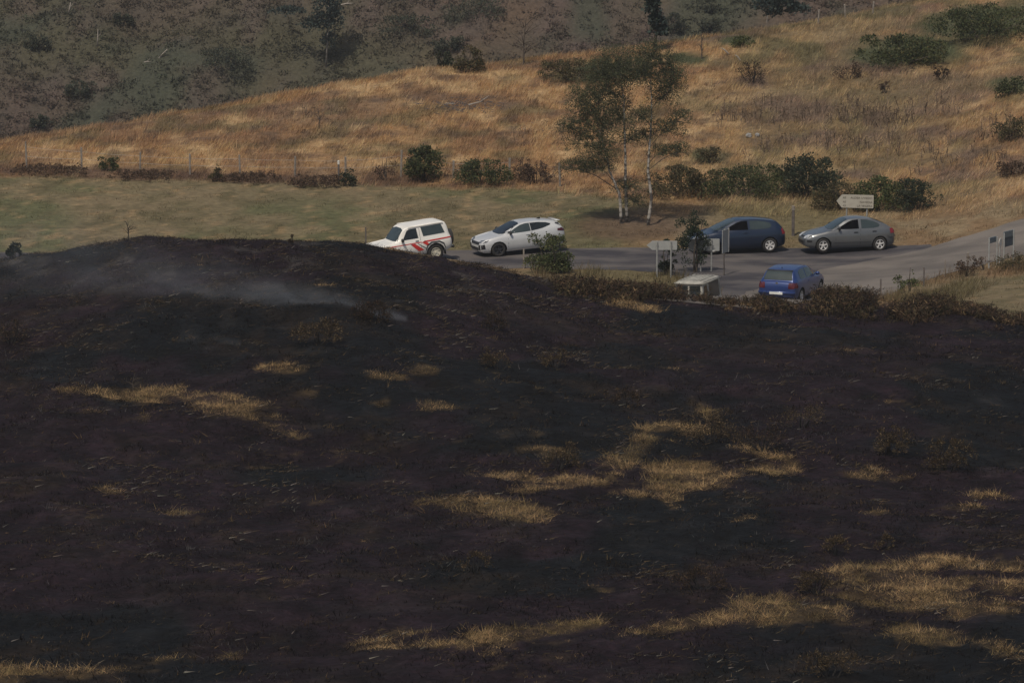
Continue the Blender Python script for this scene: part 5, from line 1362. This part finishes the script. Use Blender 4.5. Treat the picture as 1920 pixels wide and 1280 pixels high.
c.patch('bumper_intake', [(-.40, .32), (-.40, .46), (.40, .46), (.40, .32)], 'front', BLACKP, .012)
c.patch('number_plate', [(-.26, .60), (-.26, .70), (.26, .70), (.26, .60)], 'rear', PLATE, .014)
c.both('sill_moulding', [(1.25, .25), (1.25, .32), (2.9, .34), (2.9, .26)], P_SILVER, .03)
c.both('rear_bumper', [(3.66, .38), (3.66, .50), (4.02, .52), (4.02, .40)], BLACKP, .01)
c.mirrors(1.38, 1.0, BLACKP); c.handles([(2.20, .90)], P_SILVER)
c.seam([(1.26, .40), (1.26, .97)]); c.seam([(2.40, .36), (2.40, 1.02)])
c.wheels(DARKALLOY, 5, .70)
c.box('aerial', 3.05, 0, 1.465, (.16, .03, .07), BLACKP, .01)
c.box('spoiler', 3.78, 0, 1.335, (.20, 1.02, .035), P_SILVER, .012)

# white off-roader with red stripes
sp = dict(L=3.98, paint=P_WHITE, rw=.385, fa=.78, ra=3.13, wroof=.66, gap=.075, cat='car',
    deck=[(0, .72), (.03, .92), (.10, .99), (.3, 1.02), (.8, 1.06), (1.22, 1.10), (1.6, 1.11), (3.0, 1.14), (3.8, 1.15), (3.92, 1.12), (3.98, 1.0)],
    roof=[(1.16, 1.09), (1.30, 1.25), (1.62, 1.62), (1.76, 1.72), (1.95, 1.765), (2.6, 1.80), (3.3, 1.82), (3.68, 1.80), (3.80, 1.66), (3.93, 1.15)],
    bot=[(0, .50), (.06, .44), (.25, .40), (.6, .38), (3.4, .38), (3.8, .44), (3.98, .50)],
    wid=[(0, .70), (.03, .76), (.10, .80), (.4, .83), (1.2, .85), (3.4, .85), (3.8, .83), (3.92, .80), (3.98, .75)])
cS = place(764, 470, 197.6) + Vector((0.0, 0, .0))
c = Car('white_off_roader', 'white three door off-roader with red side stripes nosing behind the burnt mound', sp, cS, 180 + 23, pitch=-5.5)
c.root.rotation_euler = (R(0), R(5.0), R(180 + 23)); c.root.scale = (.945, .945, .93)
c.both('side_window', [(1.55, 1.17), (1.80, 1.58), (1.90, 1.63), (2.28, 1.645), (2.33, 1.18)], GLASS)
c.both('side_window', [(2.58, 1.23), (2.50, 1.66), (3.52, 1.69), (3.66, 1.26)], GLASS2)
c.patch('windscreen', [(-.70, 1.16), (-.60, 1.62), (-.3, 1.68), (.3, 1.68), (.60, 1.62), (.70, 1.16), (.35, 1.14), (-.35, 1.14)], 'front', GLASS2)
c.patch('rear_window', [(-.58, 1.22), (-.50, 1.62), (.50, 1.62), (.58, 1.22)], 'rear', GLASS)
c.both('stripe', [(.12, .905), (.12, .945), (1.9, .985), (2.45, 1.0), (2.45, .965), (1.9, .95)], REDP, .010)
c.both('stripe', [(2.42, .94), (2.60, 1.02), (3.92, 1.055), (3.94, 1.0), (2.72, .955)], REDP, .010)
c.both('stripe', [(1.90, .93), (2.12, .94), (2.56, .60), (2.28, .57)], REDP, .010)
c.both('stripe', [(2.50, .93), (2.72, .95), (2.86, .80), (2.72, .78)], REDP, .010)
c.both('stripe', [(2.24, .935), (2.275, .937), (2.74, .62), (2.70, .60)], BLACKP, .010)
for s in (1, -1):
    hl = [(.44, .78), (.44, .92), (.66, .92), (.66, .78)]
    c.patch('headlight', hl if s > 0 else mirror_poly(hl), 'front', LAMP, .014)
    tl = [(.62, .70), (.62, .92), (.74, .92), (.74, .70)]
    c.patch('tail_light', tl if s > 0 else mirror_poly(tl), 'rear', REDL, .014)
c.patch('grille', [(-.42, .76), (-.42, .92), (.42, .92), (.42, .76)], 'front', BLACKP, .012)
c.box('bumper', .02, 0, .58, (.14, 1.64, .16), P_WHITE, .03); c.box('bumper', 4.02, 0, .56, (.12, 1.64, .14), BLACKP, .03)
c.both('wheel_arch_flare', [(2.62, .55), (2.70, .80), (2.92, .93), (3.34, .93), (3.56, .80), (3.64, .55), (3.60, .55), (3.52, .76), (3.32, .88), (2.94, .88), (2.74, .76), (2.66, .55)], BLACKP, .02)
bmS = bmesh.new(); bmesh.ops.create_cone(bmS, cap_ends=True, segments=24, radius1=.37, radius2=.35, depth=.2, matrix=Matrix.Translation((c.X(4.10), .1, .92)) @ Matrix.Rotation(math.pi / 2, 4, 'Y'))
link('spare_wheel', bm_mesh('spare_wheel', bmS), TYRE, c.root)
c.mirrors(1.50, 1.14, BLACKP, (.10, .20, .17))
c.both('door_handle', [(2.16, 1.03), (2.16, 1.07), (2.32, 1.07), (2.32, 1.03)], BLACKP, .02)
c.seam([(1.38, .48), (1.38, 1.08)]); c.seam([(2.42, .48), (2.42, 1.62)])
c.box('mud_flap', 3.62, .70, .36, (.02, .24, .26), BLACKP, .004); c.box('mud_flap', 3.62, -.70, .36, (.02, .24, .26), BLACKP, .004)
c.box('roof_gutter', 2.75, .70, 1.745, (1.75, .03, .03), P_WHITE, .008); c.box('roof_gutter', 2.75, -.70, 1.745, (1.75, .03, .03), P_WHITE, .008)
c.wheels(CREAM, 6, .60, 'steel', .25)

# blue hatchback seen from behind
sp = dict(L=4.15, paint=P_BLUE, rw=.31, fa=.86, ra=3.37, wroof=.60,
    deck=[(0, .52), (.04, .62), (.14, .70), (.4, .79), (.8, .87), (1.1, .92), (1.5, .93), (2.4, .95), (3.2, .97), (3.8, .98), (4.02, .96), (4.11, .90), (4.15, .74)],
    roof=[(1.0, .90), (1.25, 1.03), (1.6, 1.23), (1.9, 1.37), (2.2, 1.43), (2.7, 1.445), (3.2, 1.425), (3.55, 1.395), (3.74, 1.35), (3.86, 1.19), (3.98, .99)],
    bot=[(0, .34), (.06, .26), (.25, .20), (.6, .19), (3.6, .20), (3.95, .26), (4.10, .30), (4.15, .38)],
    wid=[(0, .50), (.03, .62), (.10, .70), (.25, .77), (.55, .83), (1.2, .865), (3.2, .865), (3.75, .845), (4.0, .80), (4.10, .76), (4.15, .68)])
c = Car('blue_hatchback', 'bright blue three door hatchback seen from behind on the main road', sp, place(1486, 541, 186.0) + Vector((0.0, 0, .0)), 90 - 22)
c.both('side_window', [(1.42, .965), (1.70, 1.14), (1.95, 1.27), (2.15, 1.335), (2.62, 1.36), (2.62, .985)], GLASS2)
c.both('side_window', [(2.72, .99), (2.72, 1.36), (3.2, 1.335), (3.36, 1.28), (3.42, 1.03), (3.3, 1.0)], GLASS2)
c.patch('windscreen', [(-.68, .98), (-.54, 1.35), (-.25, 1.385), (.25, 1.385), (.54, 1.35), (.68, .98)], 'front', GLASS)
c.patch('rear_window', [(-.62, 1.0), (-.545, 1.31), (-.4, 1.335), (.4, 1.335), (.545, 1.31), (.62, 1.0)], 'rear', GLASS2, .012)
c.patch('window_seal', [(-.56, 1.325), (-.55, 1.365), (.55, 1.365), (.56, 1.325)], 'rear', BLACKP, .016)
for s in (1, -1):
    tl = [(.50, .68), (.51, .90), (.72, .92), (.76, .86), (.745, .68)]
    c.patch('tail_light', tl if s > 0 else mirror_poly(tl), 'rear', DREDL, .012)
    hl = [(.36, .62), (.40, .72), (.62, .74), (.68, .68), (.62, .62)]
    c.patch('headlight', hl if s > 0 else mirror_poly(hl), 'front', LAMP, .014)
c.both('tail_light', [(3.86, .70), (3.86, .90), (4.02, .91), (4.10, .86), (4.12, .70)], DREDL, .012)
c.patch('number_plate', [(-.28, .44), (-.28, .545), (.28, .545), (.28, .44)], 'rear', PLATE, .075)
c.box('bumper', 4.10, 0, .50, (.16, 1.58, .24), P_BLUE, .06)
bmS = bmesh.new(); bmesh.ops.create_cone(bmS, cap_ends=True, segments=18, radius1=.065, radius2=.055, depth=.02, matrix=Matrix.Translation((c.X(4.115), 0, .87)) @ Matrix.Rotation(-math.pi / 2, 4, 'Y'))
link('badge', bm_mesh('badge', bmS), CHROME, c.root)
c.mirrors(1.52, .96, P_BLUE); c.handles([(2.46, .84)], P_BLUE)
c.box('aerial', 3.45, 0, 1.44, (.05, .03, .06), BLACKP, .01)
c.seam([(1.36, .40), (1.36, .92)]); c.seam([(2.68, .36), (2.68, .97)])
c.wheels(ALLOY, 5)

# old white roofed off-road wagon hidden by the brush
sp = dict(L=3.7, paint=P_OLDW, rw=.37, fa=.62, ra=2.98, wroof=.66, gap=.07,
    deck=[(0, .80), (.02, .98), (.06, 1.02), (.8, 1.05), (1.05, 1.08), (1.3, 1.10), (3.6, 1.12), (3.66, 1.1), (3.7, 1.0)],
    roof=[(1.02, 1.08), (1.12, 1.45), (1.20, 1.86), (1.26, 1.91), (2.0, 1.945), (3.5, 1.93), (3.62, 1.88), (3.68, 1.1)],
    bot=[(0, .5), (.2, .45), (3.5, .45), (3.7, .5)],
    wid=[(0, .70), (.04, .77), (.3, .79), (3.4, .79), (3.66, .77), (3.7, .73)])
gx = at(1303, 535, 178.6).x
c = Car('old_off_road_wagon', 'old white roofed off-road wagon half hidden behind charred brush', sp, Vector((gx, 178.6, 0.02)), 270 - 22, roll=2.0); c.root.scale = (.84, .86, .97)
c.patch('windscreen', [(-.62, 1.18), (-.56, 1.74), (-.04, 1.74), (-.04, 1.18)], 'front', GLASS, .012); c.patch('windscreen', [(.04, 1.18), (.04, 1.74), (.56, 1.74), (.62, 1.18)], 'front', GLASS, .012)
c.both('side_window', [(1.24, 1.16), (1.34, 1.72), (1.72, 1.74), (1.72, 1.16)], GLASS, .01)
c.both('side_window', [(2.0, 1.14), (2.0, 1.78), (3.32, 1.78), (3.40, 1.14)], GLASS, .01)
c.patch('rear_window', [(-.5, 1.2), (-.45, 1.7), (.45, 1.7), (.5, 1.2)], 'rear', GLASS, .01)
for k in range(7):
    y = -.48 + k * .16
    bm = bmesh.new(); box(bm, (c.X(2.42), y, 1.947), (2.1, .045, .02)); bmesh.ops.bevel(bm, geom=bm.edges[:], offset=.006, segments=1, affect='EDGES')
    link('roof_rib', bm_mesh('roof_rib', bm), P_OLDW, c.root)
for s in (1, -1):
    c.box('roof_gutter', 2.42, s * .705, 1.83, (2.46, .05, .05), P_OLDW, .012)
    hl = [(.50, .78), (.50, .94), (.66, .94), (.66, .78)]
    c.patch('headlight', hl if s > 0 else mirror_poly(hl), 'front', LAMP, .012)
c.box('roof_gutter', 1.13, 0, 1.83, (.05, 1.38, .05), P_OLDW, .012)
c.patch('grille', [(-.4, .72), (-.4, .96), (.4, .96), (.4, .72)], 'front', BLACKP, .012)
c.box('bumper', -.03, 0, .56, (.12, 1.5, .16), GALV, .02)
c.mirrors(1.18, 1.15, BLACKP)
c.wheels(P_OLDW, 6, .58, 'steel', .22)

# ------------------------------------------------------------------ small things on the slope
ROCK = plain('pale_rock', (0.20, 0.19, 0.18), (0.34, 0.33, 0.31), .9, 3)
def rock(label, px, py, w):
    g = hit(px, py, 200)
    bm = bmesh.new(); bmesh.ops.create_icosphere(bm, subdivisions=2, radius=.5)
    rn = random.Random(int(px * 3 + py))
    for v in bm.verts: v.co = Vector((v.co.x * w, v.co.y * w * .7, v.co.z * w * .65)) * (1 + rn.uniform(-.18, .18))
    o = link('rock', bm_mesh('rock', bm), ROCK, None); o.location = g + Vector((0, 0, w * .16)); o.rotation_euler = (rn.uniform(-.3, .3), rn.uniform(-.3, .3), rn.uniform(0, 3))
    tag(o, label, 'rock')
rock('larger pale rock in the dry grass right of the birches', 1404, 258, .42)
rock('smaller pale rock touching the larger one on the dry slope', 1420, 256, .34)

def brush_pile():
    g = hit(868, 200, 200)
    root = empty('branch_pile', g)
    bm = bmesh.new(); rn = random.Random(5)
    for i in range(150):
        a = rn.gauss(0, .95); b2 = rn.gauss(0, .7); z = gz(g.x + a, g.y + b2) - g.z + .08
        d = Vector((rn.uniform(-1, 1), rn.uniform(-.5, .5), rn.uniform(-.05, .22))) * rn.uniform(.2, .6)
        tube(bm, [Vector((a, b2, z)), Vector((a, b2, z)) + d], [.022, .008], 4)
    link('twigs', bm_mesh('twigs', bm), plain('grey_twigs', (0.05, 0.045, 0.048), (0.10, 0.09, 0.09), .9, 3), root)
    bm = bmesh.new(); tube(bm, [(.3, -.3, .1), (.9, -.2, .25), (1.35, 0, .55)], [.045, .035, .015], 6)
    link('pale_branch', bm_mesh('pale_branch', bm), DEADWOOD, root)
    bm = bmesh.new(); tube(bm, [(-.9, -.9, .25), (-.4, -.9, .22)], [.03, .02], 5)
    link('pale_branch', bm_mesh('pale_branch', bm), DEADWOOD, root)
    tag(root, 'grey pile of cut branches lying in the golden grass', 'branch pile')
brush_pile()
def stick(label, p0, p1, lift=.15):
    a = hit(*p0, 200); s = a.y / CP / F
    root = empty('white_stick', a)
    d = Vector(((p1[0] - p0[0]) * s, 0, -(p1[1] - p0[1]) * s))
    bm = bmesh.new(); tube(bm, [(0, 0, lift * .3), d * .5 + Vector((0, 0, lift)), d + Vector((0, 0, lift))], [.05, .045, .02], 6)
    link('wood', bm_mesh('wood', bm), DEADWOOD, root); tag(root, label, 'stick', 'pale sticks on the ridge')
stick('upper of two pale sticks lying on the ridge right of the birches', (1366, 104), (1352, 96))
stick('lower of two pale sticks lying on the ridge right of the birches', (1388, 116), (1378, 109))

# ------------------------------------------------------------------ smoke and haze
def smoke(label, p0, p1, r0, r1, dens, lift, seed, tail):
    a = hit(*p0, 92, 200); b2 = hit(*p1, 92, 200)
    a = a + Vector((0, 0, .10)); b2 = b2 + Vector((0, 0, lift))
    d = b2 - a; Ln = d.length
    n = 24; rings = 10
    V = []; Fc = []
    bm = bmesh.new(); vs = []
    for i in range(rings + 1):
        t = i / rings; rr = (r0 + (r1 - r0) * t) * 1.9
        vs.append([bm.verts.new((t * Ln, rr * math.cos(2 * math.pi * k / n), rr * math.sin(2 * math.pi * k / n))) for k in range(n)])
    for q, w in zip(vs[:-1], vs[1:]):
        for k in range(n): bm.faces.new((q[k], q[(k + 1) % n], w[(k + 1) % n], w[k]))
    bm.faces.new(vs[0]); bm.faces.new(list(reversed(vs[-1])))
    m = bpy.data.materials.new('smoke_' + str(seed)); m.use_nodes = True; t = m.node_tree
    for nd in list(t.nodes):
        if nd.type != 'OUTPUT_MATERIAL': t.nodes.remove(nd)
    out = [nd for nd in t.nodes if nd.type == 'OUTPUT_MATERIAL'][0]
    N = lambda ty: t.nodes.new(ty)
    def math_(op, *ins):
        nd = N('ShaderNodeMath'); nd.operation = op
        for i, v in enumerate(ins):
            if isinstance(v, (int, float)): nd.inputs[i].default_value = v
            else: t.links.new(v, nd.inputs[i])
        return nd.outputs[0]
    tc = N('ShaderNodeTexCoord'); sx = N('ShaderNodeSeparateXYZ'); t.links.new(tc.outputs['Object'], sx.inputs[0])
    u = math_('DIVIDE', sx.outputs['X'], Ln)
    w = math_('ADD', math_('MULTIPLY', u, r1 - r0), r0)
    mp = N('ShaderNodeMapping'); mp.inputs['Scale'].default_value = (.45, 1.0, 1.0); mp.inputs['Location'].default_value = (seed, seed * 2, 0)
    t.links.new(tc.outputs['Object'], mp.inputs['Vector'])
    nz = N('ShaderNodeTexNoise'); nz.inputs['Scale'].default_value = 1.3; nz.inputs['Detail'].default_value = 4; nz.inputs['Distortion'].default_value = .6
    t.links.new(mp.outputs[0], nz.inputs['Vector'])
    rr = math_('ADD', math_('POWER', sx.outputs['Y'], 2.0), math_('POWER', sx.outputs['Z'], 2.0))
    fall = math_('EXPONENT', math_('MULTIPLY', math_('DIVIDE', rr, math_('MULTIPLY', w, w)), -1.6))
    nn = math_('MULTIPLY', math_('MAXIMUM', math_('SUBTRACT', nz.outputs['Fac'], .36), 0.0), 3.2)
    along = math_('ADD', math_('EXPONENT', math_('MULTIPLY', u, -tail)), .055)
    endf = math_('SUBTRACT', 1.0, math_('POWER', math_('MINIMUM', math_('MAXIMUM', u, 0.0), 1.0), 3.0))
    de = math_('MULTIPLY', math_('MULTIPLY', math_('MULTIPLY', fall, nn), math_('MULTIPLY', along, endf)), dens)
    vol = N('ShaderNodeVolumePrincipled'); vol.inputs['Color'].default_value = (.80, .83, .88, 1); vol.inputs['Anisotropy'].default_value = 0.1
    t.links.new(de, vol.inputs['Density']); t.links.new(vol.outputs[0], out.inputs['Volume'])
    o = link('smoke', bm_mesh('smoke', bm), m, None)
    o.location = a
    q = d.to_track_quat('X', 'Z'); o.rotation_mode = 'QUATERNION'; o.rotation_quaternion = q
    tag(o, label, 'smoke', kind='stuff')
smoke('thin blue white smoke drifting left from a hot spot on the burnt slope', (762, 606), (-120, 545), .13, 2.3, 1.7, 1.5, 3, 7.0)
smoke('faint wisp of smoke low on the left of the burnt slope', (452, 652), (330, 640), .10, .35, .7, .25, 9, 1.0)

def haze():
    bm = bmesh.new(); box(bm, (0, 345, 20), (330, 760, 96))
    m = bpy.data.materials.new('haze_air'); m.use_nodes = True; t = m.node_tree
    for nd in list(t.nodes):
        if nd.type != 'OUTPUT_MATERIAL': t.nodes.remove(nd)
    out = [nd for nd in t.nodes if nd.type == 'OUTPUT_MATERIAL'][0]
    v = t.nodes.new('ShaderNodeVolumePrincipled'); v.inputs['Color'].default_value = (.90, .90, .90, 1)
    v.inputs['Density'].default_value = 0.00019; v.inputs['Anisotropy'].default_value = 0.2
    t.links.new(v.outputs[0], out.inputs['Volume'])
    o = link('haze', bm_mesh('haze', bm), m, None)
    tag(o, 'pale dry air haze over the whole valley', 'haze', kind='stuff')
haze()
